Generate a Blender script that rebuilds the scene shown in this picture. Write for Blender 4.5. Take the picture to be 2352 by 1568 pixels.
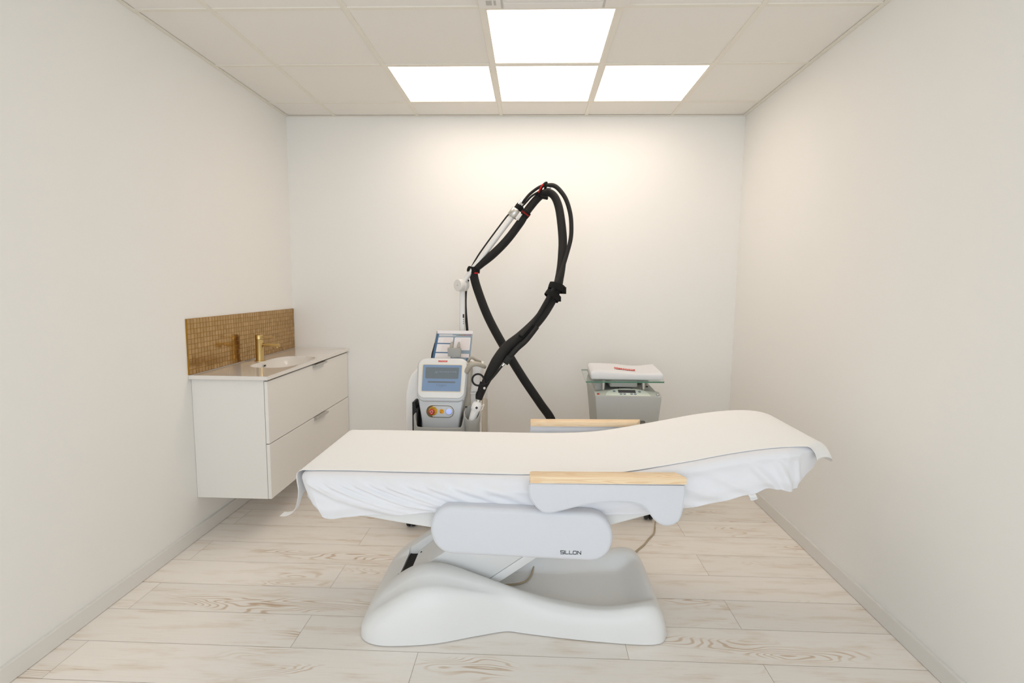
import bpy, bmesh, math, random
from mathutils import Vector, Matrix
from mathutils import noise as mnoise
for o in list(bpy.data.objects): bpy.data.objects.remove(o, do_unlink=True)
S = bpy.context.scene
C = S.collection
PI = math.pi
random.seed(7)

# ------------------------------------------------------------------ camera, world, lights, exposure
YAW, PITCH, ROLL, CAMZ = -0.0367, 0.1069, 0.0101, 1.381
cam = bpy.data.objects.new('camera', bpy.data.cameras.new('camera')); C.objects.link(cam)
_f = Vector((math.sin(YAW)*math.cos(PITCH), math.cos(YAW)*math.cos(PITCH), -math.sin(PITCH)))
_r = Vector((math.cos(YAW), -math.sin(YAW), 0)); _u = _r.cross(_f)
_R = _r*math.cos(ROLL) + _u*math.sin(ROLL); _U = -_r*math.sin(ROLL) + _u*math.cos(ROLL)
cam.matrix_world = Matrix(((_R.x,_U.x,-_f.x,0),(_R.y,_U.y,-_f.y,0),(_R.z,_U.z,-_f.z,CAMZ),(0,0,0,1)))
cam.data.sensor_width = 36; cam.data.lens = 1216.055*36/2352; cam.data.clip_start = .05
S.camera = cam
W = bpy.data.worlds.new('daylight'); S.world = W; W.use_nodes = True
W.node_tree.nodes['Background'].inputs[0].default_value = (.75,.87,1,1)
W.node_tree.nodes['Background'].inputs[1].default_value = 0.3
S.view_settings.view_transform = 'Standard'; S.view_settings.look = 'None'
S.view_settings.gamma = 1; S.view_settings.exposure = 0.0
S.view_settings.use_curve_mapping = False
S.cycles.max_bounces = 6; S.cycles.diffuse_bounces = 5; S.cycles.glossy_bounces = 3
PANEL_STRENGTH = 3.7
PANEL_COLOR = (1.0, .86, .75)
la = bpy.data.lights.new('window_daylight', 'AREA'); la.shape = 'RECTANGLE'; la.size = 2.6; la.size_y = 1.75
la.energy = 61; la.color = (.79,.815,.95)
lo = bpy.data.objects.new('window_daylight', la); C.objects.link(lo)
lo.location = (-.15,-1.62,1.42); lo.rotation_euler = (PI/2,0,0)     # outside the window in the wall behind the camera
lo.rotation_euler = (math.radians(90),0,0)

# ------------------------------------------------------------------ materials
def lin(c):
    return tuple(((v/255)/12.92 if v/255 <= .04045 else ((v/255+.055)/1.055)**2.4) for v in c)+(1,)
def mat(name, col, rough=.5, metal=0, bump=0, bscale=200, emis=None, estr=0, coat=0, trans=0, ior=1.45, spec=.5, sheen=0, var=0, sss=0):
    m = bpy.data.materials.new(name); m.use_nodes = True
    nt = m.node_tree; b = nt.nodes['Principled BSDF']
    b.inputs['Base Color'].default_value = lin(col); b.inputs['Roughness'].default_value = rough
    b.inputs['Metallic'].default_value = metal; b.inputs['Coat Weight'].default_value = coat
    b.inputs['Coat Roughness'].default_value = .05
    b.inputs['Transmission Weight'].default_value = trans; b.inputs['IOR'].default_value = ior
    b.inputs['Specular IOR Level'].default_value = spec; b.inputs['Sheen Weight'].default_value = sheen
    if emis: b.inputs['Emission Color'].default_value = lin(emis); b.inputs['Emission Strength'].default_value = estr
    tc = nt.nodes.new('ShaderNodeTexCoord')
    if bump:
        n = nt.nodes.new('ShaderNodeTexNoise'); n.inputs['Scale'].default_value = bscale; n.inputs['Detail'].default_value = 3
        bp = nt.nodes.new('ShaderNodeBump'); bp.inputs['Strength'].default_value = bump; bp.inputs['Distance'].default_value = .002
        nt.links.new(tc.outputs['Object'], n.inputs['Vector']); nt.links.new(n.outputs['Fac'], bp.inputs['Height'])
        nt.links.new(bp.outputs['Normal'], b.inputs['Normal'])
    if var:
        n2 = nt.nodes.new('ShaderNodeTexNoise'); n2.inputs['Scale'].default_value = 3; n2.inputs['Detail'].default_value = 4
        mx = nt.nodes.new('ShaderNodeMixRGB'); mx.blend_type = 'MULTIPLY'
        c = lin(col); mx.inputs[1].default_value = c; mx.inputs[2].default_value = (1-var,1-var,1-var,1)
        nt.links.new(tc.outputs['Object'], n2.inputs['Vector']); nt.links.new(n2.outputs['Fac'], mx.inputs[0])
        nt.links.new(mx.outputs[0], b.inputs['Base Color'])
    return m
M = {}
M['wall'] = mat('warm_white_paint', (244,242,237), .85, bump=.12, bscale=260)
M['ceil'] = mat('ceiling_tile', (242,238,231), .9, bump=.25, bscale=420)
M['grid'] = mat('grid_metal', (238,232,220), .5)
M['base'] = mat('baseboard_paint', (232,229,223), .5, bump=.03)
M['gapdark'] = mat('floor_gap', (190,172,148), .9)
M['lacquer'] = mat('matt_white_lacquer', (240,236,229), .45)
M['ceramic'] = mat('white_ceramic', (236,230,222), .08, coat=.6)
M['brass'] = mat('brushed_brass', (200,172,116), .3, 1.0, bump=.05, bscale=900)
M['chrome'] = mat('chrome', (215,215,213), .15, 1)
M['alu'] = mat('satin_aluminium', (205,202,196), .35, .9)
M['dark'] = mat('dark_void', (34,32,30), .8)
M['shell'] = mat('white_moulded_plastic', (240,240,238), .42, bump=.12, bscale=900)
M['leather'] = mat('white_leatherette', (222,224,229), .5, bump=.25, bscale=1100)
M['piping'] = mat('white_piping', (228,232,238), .5)
M['sheet'] = mat('white_stretch_sheet', (238,238,241), .9, sheen=.2, bump=.06, bscale=1500)
M['paper'] = mat('white_bed_paper', (253,252,250), .95, bump=.25, bscale=500)
M['towel'] = mat('white_terry', (252,250,249), 1, sheen=.5, bump=.9, bscale=1200)
M['silver'] = mat('silver_plastic', (210,212,213), .4, .1)
M['silverlight'] = mat('pale_silver_plastic', (236,234,230), .4, .1)
M['binplastic'] = mat('mid_grey_plastic', (170,169,164), .55, bump=.1)
M['mwhite'] = mat('machine_white', (248,245,241), .4)
M['recess'] = mat('taupe_recess', (204,194,178), .6)
M['handlegrey'] = mat('taupe_grip', (186,178,163), .5)
M['hose'] = mat('black_braided_sleeve', (20,18,16), .6, bump=.6, bscale=1600)
M['black'] = mat('black_rubber', (24,23,22), .6)
M['velcro'] = mat('black_velcro', (18,17,15), .95, bump=.6, bscale=1500)
M['red'] = mat('red_print', (214,48,32), .6)
M['redtext'] = mat('red_embroidery', (205,20,18), .7)
M['white_ink'] = mat('white_ink', (245,235,228), .6)
M['ink'] = mat('dark_ink', (40,42,48), .6)
M['chill'] = mat('chiller_grey', (188,187,181), .55, bump=.35, bscale=1300)
M['chilldark'] = mat('chiller_dark_recess', (112,110,104), .6)
M['chilltop'] = mat('chiller_panel', (208,211,200), .5)
M['keypad'] = mat('pale_keypad', (232,238,224), .4)
M['lcd'] = mat('lcd', (92,88,90), .2)
M['blueink'] = mat('blue_ink', (44,82,120), .5)
M['grey_box'] = mat('pale_grey_box', (205,203,192), .5)
M['yellow'] = mat('yellow_plastic', (224,172,20), .4)
M['orange'] = mat('orange_sticker', (248,170,20), .5)
M['redbtn'] = mat('red_button', (190,28,24), .3, coat=.4)
M['ringlight'] = mat('blue_ring_light', (120,150,250), .3, emis=(110,140,255), estr=1.2)
M['screen'] = mat('screen_blue', (104,124,150), .25, emis=(118,140,168), estr=.38)
M['screenbox'] = mat('screen_grey_box', (96,104,108), .25, emis=(108,116,122), estr=.30)
M['screentxt'] = mat('screen_text', (150,165,185), .3, emis=(150,165,185), estr=.2)
M['cream'] = mat('cream_edge', (232,218,190), .3)
M['cable'] = mat('beige_cable', (186,170,142), .5)
M['book_blue'] = mat('booklet_blue', (72,108,144), .5)
M['book_pale'] = mat('booklet_pale_blue', (146,162,174), .5)
M['book_white'] = mat('booklet_white', (240,234,232), .6)
M['book_line'] = mat('booklet_table_line', (222,178,156), .6)
M['book_tan'] = mat('booklet_tan', (170,140,104), .6)
M['acwhite'] = mat('ac_white', (236,232,226), .45)
M['acgrey'] = mat('ac_grey', (190,186,180), .5)
M['rubber'] = mat('caster_rubber', (48,48,46), .5)
M['castergrey'] = mat('caster_grey', (120,120,118), .5)

def glass_mat(name, col, edge=False):
    m = bpy.data.materials.new(name); m.use_nodes = True; nt = m.node_tree
    nt.nodes.clear(); out = nt.nodes.new('ShaderNodeOutputMaterial')
    t = nt.nodes.new('ShaderNodeBsdfTransparent'); t.inputs[0].default_value = lin(col)
    g = nt.nodes.new('ShaderNodeBsdfGlossy'); g.inputs['Roughness'].default_value = .02
    fr = nt.nodes.new('ShaderNodeFresnel'); fr.inputs[0].default_value = 1.5
    mx = nt.nodes.new('ShaderNodeMixShader')
    ge = nt.nodes.new('ShaderNodeNewGeometry'); ml = nt.nodes.new('ShaderNodeMath'); ml.operation = 'MULTIPLY'
    iv = nt.nodes.new('ShaderNodeMath'); iv.operation = 'SUBTRACT'; iv.inputs[0].default_value = 1
    nt.links.new(ge.outputs['Backfacing'], iv.inputs[1]); nt.links.new(iv.outputs[0], ml.inputs[0]); nt.links.new(fr.outputs[0], ml.inputs[1])
    nt.links.new(ml.outputs[0], mx.inputs[0]); nt.links.new(t.outputs[0], mx.inputs[1]); nt.links.new(g.outputs[0], mx.inputs[2])
    nt.links.new(mx.outputs[0], out.inputs[0]); return m
M['glass'] = glass_mat('clear_glass', (250,254,252))
M['glassedge'] = mat('green_glass_edge', (84,132,110), .15, coat=.5)
M['diffuser'] = mat('light_diffuser', (250,248,244), .6)
_b = M['diffuser'].node_tree.nodes['Principled BSDF']
_b.inputs['Emission Color'].default_value = PANEL_COLOR+(1,); _b.inputs['Emission Strength'].default_value = PANEL_STRENGTH

def wood_mat():
    m = bpy.data.materials.new('pine_wood'); m.use_nodes = True; nt = m.node_tree; L = nt.links; b = nt.nodes['Principled BSDF']
    b.inputs['Roughness'].default_value = .45
    tc = nt.nodes.new('ShaderNodeTexCoord'); mp = nt.nodes.new('ShaderNodeMapping'); mp.inputs['Scale'].default_value = (2.2,26,26)
    L.new(tc.outputs['Object'], mp.inputs[0])
    n = nt.nodes.new('ShaderNodeTexNoise'); n.inputs['Scale'].default_value = 1.3; n.inputs['Detail'].default_value = 1.5; L.new(mp.outputs[0], n.inputs['Vector'])
    mu = nt.nodes.new('ShaderNodeMath'); mu.operation = 'MULTIPLY'; mu.inputs[1].default_value = 55; L.new(n.outputs['Fac'], mu.inputs[0])
    si = nt.nodes.new('ShaderNodeMath'); si.operation = 'SINE'; L.new(mu.outputs[0], si.inputs[0])
    mr = nt.nodes.new('ShaderNodeMapRange'); mr.inputs[1].default_value = -1; L.new(si.outputs[0], mr.inputs[0])
    cr = nt.nodes.new('ShaderNodeValToRGB'); cr.color_ramp.elements[0].color = lin((250,224,186)); cr.color_ramp.elements[1].color = lin((240,206,164))
    cr.color_ramp.elements[0].position = .55; L.new(mr.outputs[0], cr.inputs[0])
    # glued laminate blocks along the length
    sx = nt.nodes.new('ShaderNodeSeparateXYZ'); L.new(tc.outputs['Object'], sx.inputs[0])
    ad = nt.nodes.new('ShaderNodeMath'); ad.operation = 'MULTIPLY_ADD'; ad.inputs[1].default_value = 4.6; ad.inputs[2].default_value = 7.3; L.new(sx.outputs[0], ad.inputs[0])
    fl = nt.nodes.new('ShaderNodeMath'); fl.operation = 'FLOOR'; L.new(ad.outputs[0], fl.inputs[0])
    wn = nt.nodes.new('ShaderNodeTexWhiteNoise'); wn.noise_dimensions = '1D'; L.new(fl.outputs[0], wn.inputs['W'])
    hs = nt.nodes.new('ShaderNodeHueSaturation'); m2 = nt.nodes.new('ShaderNodeMapRange'); m2.inputs[3].default_value = .93; m2.inputs[4].default_value = 1.05
    L.new(wn.outputs['Value'], m2.inputs[0]); L.new(m2.outputs[0], hs.inputs['Value']); L.new(cr.outputs[0], hs.inputs['Color'])
    L.new(hs.outputs[0], b.inputs['Base Color']); return m
M['wood'] = wood_mat()

def floor_mat():
    m = bpy.data.materials.new('whitewashed_oak_planks'); m.use_nodes = True; nt = m.node_tree; L = nt.links; b = nt.nodes['Principled BSDF']
    b.inputs['Roughness'].default_value = .42; b.inputs['Specular IOR Level'].default_value = .35
    uv = nt.nodes.new('ShaderNodeUVMap'); uv.uv_map = 'grain'
    def mp(sx, sy, lx=0):
        p = nt.nodes.new('ShaderNodeMapping'); p.inputs['Scale'].default_value = (sx,sy,1); p.inputs['Location'].default_value = (lx,lx*.7,0); L.new(uv.outputs[0], p.inputs[0]); return p
    def noise(v, s, d=2, r=.5, dist=0):
        n = nt.nodes.new('ShaderNodeTexNoise'); n.inputs['Scale'].default_value = s; n.inputs['Detail'].default_value = d; n.inputs['Roughness'].default_value = r; n.inputs['Distortion'].default_value = dist
        L.new(v.outputs[0], n.inputs['Vector']); return n
    def math_(op, a, b_=None, v=None):
        k = nt.nodes.new('ShaderNodeMath'); k.operation = op; L.new(a, k.inputs[0])
        if b_ is not None: L.new(b_, k.inputs[1])
        if v is not None: k.inputs[1].default_value = v
        return k.outputs[0]
    def rng(a, lo, hi, t0=0, t1=1):
        k = nt.nodes.new('ShaderNodeMapRange'); k.interpolation_type = 'SMOOTHSTEP'; L.new(a, k.inputs[0])
        for i, v in zip((1,2,3,4), (lo,hi,t0,t1)): k.inputs[i].default_value = v
        return k.outputs[0]
    # growth-ring contours of a stretched noise (cathedral grain and knots)
    n1 = noise(mp(1.5,9), 1.15, 1.6, .45, .25)
    rings = math_('SINE', math_('MULTIPLY', n1.outputs['Fac'], v=150))
    rings = rng(rings, .1, 1)
    knotmask = rng(noise(mp(1.0,4.2,3.1), 1.5, 1).outputs['Fac'], .55, .68)
    rings = math_('MULTIPLY', rings, knotmask)
    # fine streaks
    st = rng(noise(mp(3.2,95,1.3), 1.6, 5, .7).outputs['Fac'], .5, .76)
    patch = rng(noise(mp(1.9,11,5.7), 1.6, 4, .6).outputs['Fac'], .48, .74)
    st = math_('MULTIPLY', st, math_('ADD', math_('MULTIPLY', patch, v=.9), v=.25))
    soft = math_('MULTIPLY', patch, v=.30)
    tot = math_('ADD', math_('ADD', math_('MULTIPLY', rings, v=.62), math_('MULTIPLY', st, v=.75)), soft)
    cr = nt.nodes.new('ShaderNodeValToRGB'); e = cr.color_ramp.elements
    e[0].color = lin((250,243,234)); e[0].position = 0; e[1].color = lin((196,162,130)); e[1].position = 1
    k = e.new(.4); k.color = lin((236,222,205)); L.new(tot, cr.inputs[0])
    at = nt.nodes.new('ShaderNodeAttribute'); at.attribute_name = 'tone'
    hs = nt.nodes.new('ShaderNodeHueSaturation'); L.new(cr.outputs[0], hs.inputs['Color'])
    L.new(rng(at.outputs['Fac'], 0, 1, .965, 1.02), hs.inputs['Value'])
    L.new(hs.outputs[0], b.inputs['Base Color'])
    bp = nt.nodes.new('ShaderNodeBump'); bp.inputs['Strength'].default_value = .12; bp.inputs['Distance'].default_value = .001; bp.invert = True
    L.new(tot, bp.inputs['Height']); L.new(bp.outputs[0], b.inputs['Normal'])
    return m
M['floor'] = floor_mat()

def mosaic_mat():
    m = mat('gold_glass_mosaic', (186,150,96), .13, .9, coat=.2); nt = m.node_tree; b = nt.nodes['Principled BSDF']
    at = nt.nodes.new('ShaderNodeAttribute'); at.attribute_name = 'tone'
    cr = nt.nodes.new('ShaderNodeValToRGB'); cr.color_ramp.elements[0].color = lin((178,142,88)); cr.color_ramp.elements[1].color = lin((202,166,114))
    nt.links.new(at.outputs['Fac'], cr.inputs[0]); nt.links.new(cr.outputs[0], b.inputs['Base Color']); return m
M['mosaic'] = mosaic_mat()
M['grout'] = mat('gold_grout', (168,122,30), .45, .35)

# ------------------------------------------------------------------ mesh helpers
def link(name, me, m, parent=None, smooth=False):
    o = bpy.data.objects.new(name, me); C.objects.link(o)
    if m is not None:
        for x in (m if isinstance(m, (list,tuple)) else [m]): me.materials.append(x)
    if smooth:
        for p in me.polygons: p.use_smooth = True
    if parent: o.parent = parent; o.matrix_parent_inverse = Matrix.Translation(parent.location).inverted() if parent.location.length else Matrix()
    return o
def obj(name, bm, m, parent=None, smooth=False, angle=None):
    bmesh.ops.recalc_face_normals(bm, faces=bm.faces)
    me = bpy.data.meshes.new(name); bm.to_mesh(me); bm.free()
    o = link(name, me, m, parent, smooth)
    if angle is not None:
        me.set_sharp_from_angle(angle=math.radians(angle))
        for p in me.polygons: p.use_smooth = True
    return o
def thing(name, label, cat, loc, group=None):
    o = bpy.data.objects.new(name, None); C.objects.link(o); o.location = loc; o.empty_display_size = .05
    o['label'] = label; o['category'] = cat
    if group: o['group'] = group
    return o
def tag(o, label, cat, group=None, kind=None):
    o['label'] = label; o['category'] = cat
    if group: o['group'] = group
    if kind: o['kind'] = kind
    return o
def box(bm, x0,x1,y0,y1,z0,z1, bev=0, seg=2, mtx=None):
    r = bmesh.ops.create_cube(bm, size=1)
    vs = r['verts']
    for v in vs: v.co = Vector(((x0+x1)/2+v.co.x*(x1-x0), (y0+y1)/2+v.co.y*(y1-y0), (z0+z1)/2+v.co.z*(z1-z0)))
    if bev:
        es = list({e for v in vs for e in v.link_edges})
        rr = bmesh.ops.bevel(bm, geom=es, offset=bev, segments=seg, affect='EDGES', profile=.5)
        vs = list({v for f in rr['faces'] for v in f.verts} | {v for v in vs if v.is_valid})
    if mtx is not None: bmesh.ops.transform(bm, matrix=mtx, verts=[v for v in vs if v.is_valid])
    return vs
def struct(name, bm, m, **k):
    o = obj(name, bm, m, **k); o['kind'] = 'structure'; return o
def catmull(pts, n=8, closed=False):
    pts = [Vector(p) for p in pts]; out = []; N = len(pts)
    rngs = range(N) if closed else range(N-1)
    for i in rngs:
        if closed: p0,p1,p2,p3 = pts[i-1],pts[i],pts[(i+1)%N],pts[(i+2)%N]
        else: p0,p1,p2,p3 = pts[max(i-1,0)],pts[i],pts[i+1],pts[min(i+2,N-1)]
        for j in range(n):
            t = j/n
            out.append(.5*((2*p1)+(p2-p0)*t+(2*p0-5*p1+4*p2-p3)*t*t+(3*p1-p0-3*p2+p3)*t**3))
    if not closed: out.append(pts[-1])
    return out
def tube(bm, pts, rad, seg=14, closed=False, caps=True, flat=1.0):
    """sweep a circle along pts; rad number or list"""
    pts = [Vector(p) for p in pts]; N = len(pts)
    R = rad if isinstance(rad, (list,tuple)) else [rad]*N
    rings = []; up = None
    for i, p in enumerate(pts):
        if closed: t = (pts[(i+1)%N]-pts[i-1]).normalized()
        else: t = (pts[min(i+1,N-1)]-pts[max(i-1,0)]).normalized()
        if up is None:
            a = Vector((0,1,0)) if abs(t.y) < .9 else Vector((1,0,0)); up = (a-t*a.dot(t)).normalized()
        else: up = (up-t*up.dot(t)).normalized()
        s = t.cross(up)
        rings.append([bm.verts.new(p+(up*math.cos(2*PI*k/seg)*flat+s*math.sin(2*PI*k/seg))*R[i]) for k in range(seg)])
    for i in range(N if closed else N-1):
        a, b = rings[i], rings[(i+1)%N]
        for k in range(seg): bm.faces.new((a[k],a[(k+1)%seg],b[(k+1)%seg],b[k]))
    if caps and not closed: bm.faces.new(rings[0][::-1]); bm.faces.new(rings[-1])
def lathe(bm, prof, base, axis=(0,0,1), seg=32):
    """prof: (radius, height) list revolved about axis through base"""
    ax = Vector(axis).normalized(); a = Vector((1,0,0)) if abs(ax.x) < .9 else Vector((0,1,0))
    u = (a-ax*a.dot(ax)).normalized(); v = ax.cross(u); base = Vector(base); rings = []
    for r, h in prof:
        if r < 1e-6: rings.append([bm.verts.new(base+ax*h)])
        else: rings.append([bm.verts.new(base+ax*h+(u*math.cos(2*PI*k/seg)+v*math.sin(2*PI*k/seg))*r) for k in range(seg)])
    for a_, b_ in zip(rings, rings[1:]):
        for k in range(seg):
            k2 = (k+1)%seg
            if len(a_) == 1 and len(b_) == 1: continue
            if len(a_) == 1: bm.faces.new((a_[0],b_[k],b_[k2]))
            elif len(b_) == 1: bm.faces.new((a_[k],a_[k2],b_[0]))
            else: bm.faces.new((a_[k],a_[k2],b_[k2],b_[k]))
def inset2d(P, d):
    N = len(P); out = []
    area = sum(P[i][0]*P[(i+1)%N][1]-P[(i+1)%N][0]*P[i][1] for i in range(N)); sg = 1 if area > 0 else -1
    for i in range(N):
        a, b, c = P[i-1], P[i], P[(i+1)%N]
        t = Vector((c[0]-a[0], c[1]-a[1])); 
        if t.length < 1e-9: out.append(b); continue
        t.normalize(); out.append((b[0]-sg*t.y*d*1.0, b[1]+sg*t.x*d*1.0))
    return out
def slab(bm, P, fn, h0, h1, bev=.005, seg=3, bev_bottom=True):
    """closed outline P (2D) extruded from h0 to h1 with rounded edges; fn(u,v,h)->xyz"""
    rings = []
    levels = []
    if bev_bottom:
        for k in range(seg+1): a = PI/2*k/seg; levels.append((bev*(1-math.sin(a)), h0+bev*(1-math.cos(a))*1.0 if h1 > h0 else h0-bev*(1-math.cos(a))))
    else: levels.append((0,h0))
    sgn = 1 if h1 > h0 else -1
    for k in range(seg+1): a = PI/2*k/seg; levels.append((bev*(1-math.cos(a)), h1-sgn*bev*(1-math.sin(a))))
    for ins, h in levels:
        Q = inset2d(P, ins) if ins > 1e-9 else P
        rings.append([bm.verts.new(fn(u,v,h)) for u,v in Q])
    n = len(P)
    for a, b in zip(rings, rings[1:]):
        for i in range(n): bm.faces.new((a[i],a[(i+1)%n],b[(i+1)%n],b[i]))
    bm.faces.new(rings[0][::-1]); bm.faces.new(rings[-1]); return rings
def rrect(x0,x1,y0,y1,r,n=6):
    out = []
    rs = r if isinstance(r,(list,tuple)) else [r]*4
    for (cx,cy,a0,rr) in ((x1-rs[0],y1-rs[0],0,rs[0]),(x0+rs[1],y1-rs[1],90,rs[1]),(x0+rs[2],y0+rs[2],180,rs[2]),(x1-rs[3],y0+rs[3],270,rs[3])):
        for k in range(n+1): a = math.radians(a0+90*k/n); out.append((cx+rr*math.cos(a), cy+rr*math.sin(a)))
    return out
XZ = lambda y0=0: (lambda u,v,h: (u,h,v))
def text(name, body, size, mtx, m, parent, ext=.0004, align='CENTER', sx=1):
    cu = bpy.data.curves.new(name, 'FONT'); cu.body = body; cu.size = size; cu.extrude = ext; cu.align_x = align; cu.align_y = 'CENTER'; cu.resolution_u = 3
    o = bpy.data.objects.new(name, cu); C.objects.link(o); cu.materials.append(m)
    o.parent = parent; o.matrix_parent_inverse = Matrix.Translation(parent.location).inverted()
    o.matrix_basis = mtx @ Matrix.Diagonal((sx,1,1,1))
    bpy.context.view_layer.update(); me = bpy.data.meshes.new_from_object(o); mb = o.matrix_basis.copy(); mp = o.matrix_parent_inverse.copy()
    bpy.data.objects.remove(o); o2 = bpy.data.objects.new(name, me); C.objects.link(o2); o2.parent = parent; o2.matrix_parent_inverse = mp; o2.matrix_basis = mb
    return o2
def frame(origin, ux, uy):
    ux = Vector(ux).normalized(); uy = Vector(uy).normalized(); n = ux.cross(uy).normalized(); uy = n.cross(ux)
    o = Vector(origin); return Matrix(((ux.x,uy.x,n.x,o.x),(ux.y,uy.y,n.y,o.y),(ux.z,uy.z,n.z,o.z),(0,0,0,1)))
def interp(x, K):
    if x <= K[0][0]: return K[0][1]
    for (a,va),(b,vb) in zip(K,K[1:]):
        if x <= b: return va+(vb-va)*(x-a)/(b-a)
    return K[-1][1]
def sinterp(x, K):
    """monotone-ish smooth (Catmull) interpolation"""
    n = len(K)
    if x <= K[0][0]: return K[0][1]
    if x >= K[-1][0]: return K[-1][1]
    for i in range(n-1):
        if x <= K[i+1][0]:
            x1,y1 = K[i]; x2,y2 = K[i+1]; h = x2-x1
            m1 = (y2-K[i-1][1])/(x2-K[i-1][0]) if i > 0 else (y2-y1)/h
            m2 = (K[i+2][1]-y1)/(K[i+2][0]-x1) if i < n-2 else (y2-y1)/h
            t = (x-x1)/h
            return (2*t**3-3*t*t+1)*y1+(t**3-2*t*t+t)*h*m1+(-2*t**3+3*t*t)*y2+(t**3-t*t)*h*m2
def sst(a, b, x):
    t = min(1,max(0,(x-a)/(b-a))); return t*t*(3-2*t)

# ------------------------------------------------------------------ room
XL, XR, YB, YR, H = -1.791, 1.474, 3.908, -1.45, 2.570
bm = bmesh.new(); box(bm, XL-.12,XL,YR-.12,YB+.12,0,H+.12); struct('wall_left', bm, M['wall'])
bm = bmesh.new(); box(bm, XR,XR+.12,YR-.12,YB+.12,0,H+.12); struct('wall_right', bm, M['wall'])
bm = bmesh.new(); box(bm, XL,XR,YB,YB+.12,0,H+.12); struct('wall_back', bm, M['wall'])
wx0, wx1, wz0, wz1 = -1.45, 1.15, .55, 2.3
bm = bmesh.new()
for a in ((XL,wx0,0,H+.12),(wx1,XR,0,H+.12),(wx0,wx1,0,wz0),(wx0,wx1,wz1,H+.12)): box(bm, a[0],a[1],YR-.12,YR,a[2],a[3])
struct('wall_front', bm, M['wall'])
bm = bmesh.new()
for a in ((wx0,wx0+.05,wz0,wz1),(wx1-.05,wx1,wz0,wz1),(-.175,-.125,wz0,wz1),(wx0,wx1,wz0,wz0+.05),(wx0,wx1,wz1-.05,wz1)): box(bm, a[0],a[1],YR-.09,YR-.03,a[2],a[3])
w = struct('window_1', bm, M['base'])
bm = bmesh.new(); box(bm, wx0+.05,wx1-.05,YR-.063,YR-.058,wz0+.05,wz1-.05); obj('window_glass', bm, M['glass'], w)

# floor: individual laminate planks over a dark sub-layer
bm = bmesh.new(); uvl = bm.loops.layers.uv.new('grain'); tone = bm.verts.layers.float_color.new('tone')
rows = [(1.846+.2*k, k) for k in range(-17, 11)]
random.seed(21)
for y0, k in rows:
    off = -1.69 if k % 2 else -.90
    for n in range(-1,4):
        x0 = off+1.28*n; x1 = x0+1.28
        a = max(x0, XL-.02); b = min(x1, XR+.02)
        if b-a < .01: continue
        ylo, yhi = max(y0, YR-.02), min(y0+.2, YB+.02)
        if yhi-ylo < .01: continue
        t = random.random(); ox, oy = random.uniform(0,50), random.uniform(0,50)
        g = .0007
        vs = [bm.verts.new(c) for c in ((a+g,ylo+g,0),(b-g,ylo+g,0),(b-g,yhi-g,0),(a+g,yhi-g,0))]
        for v in vs: v[tone] = (t,t,t,1)
        f = bm.faces.new(vs)
        for l in f.loops: l[uvl].uv = (l.vert.co.x-x0+ox, l.vert.co.y-y0+oy)
box(bm, XL-.1,XR+.1,YR-.1,YB+.1,-.08,-.0015)
bm.faces.ensure_lookup_table()
for f in bm.faces: f.material_index = 0
for f in bm.faces:
    if min(v.co.z for v in f.verts) < -.0005: f.material_index = 1
me = bpy.data.meshes.new('floor')
bm.to_mesh(me); bm.free(); fl = link('floor', me, [M['floor'], M['gapdark']]); fl['kind'] = 'structure'

# baseboards with a visible flat top edge
def baseboard(name, x0,x1,y0,y1, joints=()):
    bm = bmesh.new(); box(bm, x0,x1,y0,y1,.0015,.07,.0015,1); return struct(name, bm, M['base'])
baseboard('baseboard_left', XL,XL+.015,1.472,YB-.0)
baseboard('baseboard_left_front', XL,XL+.015,YR,1.471)
baseboard('baseboard_right', XR-.015,XR,1.70,YB)
baseboard('baseboard_right_front', XR-.015,XR,YR,1.699)
baseboard('baseboard_back', XL+.015,XR-.015,YB-.015,YB)
bpy.data.objects['baseboard_left_front'].name = 'baseboard_left.001'; bpy.data.objects['baseboard_right_front'].name = 'baseboard_right.001'

# suspended ceiling: tees, wall angle, tiles
TX = [-2.0354+.6*k for k in range(1,6)]; TY = [3.625-.6*k for k in range(0,9)]
xs = [XL]+TX+[XR]; ys = [YB]+TY+[YR]
lights = [(3,1),(2,2),(3,2),(4,2)]     # (column, row from back): filled in below
def cell(ci, ri): return xs[ci], xs[ci+1], ys[ri+1], ys[ri]
LC = {(3,1),(2,1),(4,1),(3,2)}
ACC = {(3,3),(3,4)}
bm = bmesh.new()
for ci in range(len(xs)-1):
    for ri in range(len(ys)-1):
        if (ci,ri) in LC: continue
        x0,x1,y0,y1 = cell(ci,ri)
        if y1-y0 < .02 or x1-x0 < .02: continue
        box(bm, x0+.008,x1-.008,y0+.008,y1-.008,H+.0045,H+.02,.003,1)
box(bm, XL-.1,XR+.1,YR-.1,YB+.1,H+.10,H+.14)
struct('ceiling', bm, M['ceil'])
bm = bmesh.new()
for x in TX: box(bm, x-.012,x+.012,YR,YB,H,H+.035,.001,1)
for y in TY:
    for a, b in zip(xs, xs[1:]):
        box(bm, a+(.012 if a in TX else 0), b-(.012 if b in TX else 0), y-.012,y+.012,H,H+.035,.001,1)
struct('trim_1', bm, M['grid'])
bm = bmesh.new()
box(bm, XL+.0015,XL+.022,YR,YB,H-.001,H+.002); box(bm, XR-.022,XR-.0015,YR,YB,H-.001,H+.002); box(bm, XL+.022,XR-.022,YB-.020,YB-.0015,H-.001,H+.002)
box(bm, XL,XL+.002,YR,YB,H,H+.03); box(bm, XR-.002,XR,YR,YB,H,H+.03)
struct('trim_2', bm, M['grid'])
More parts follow.
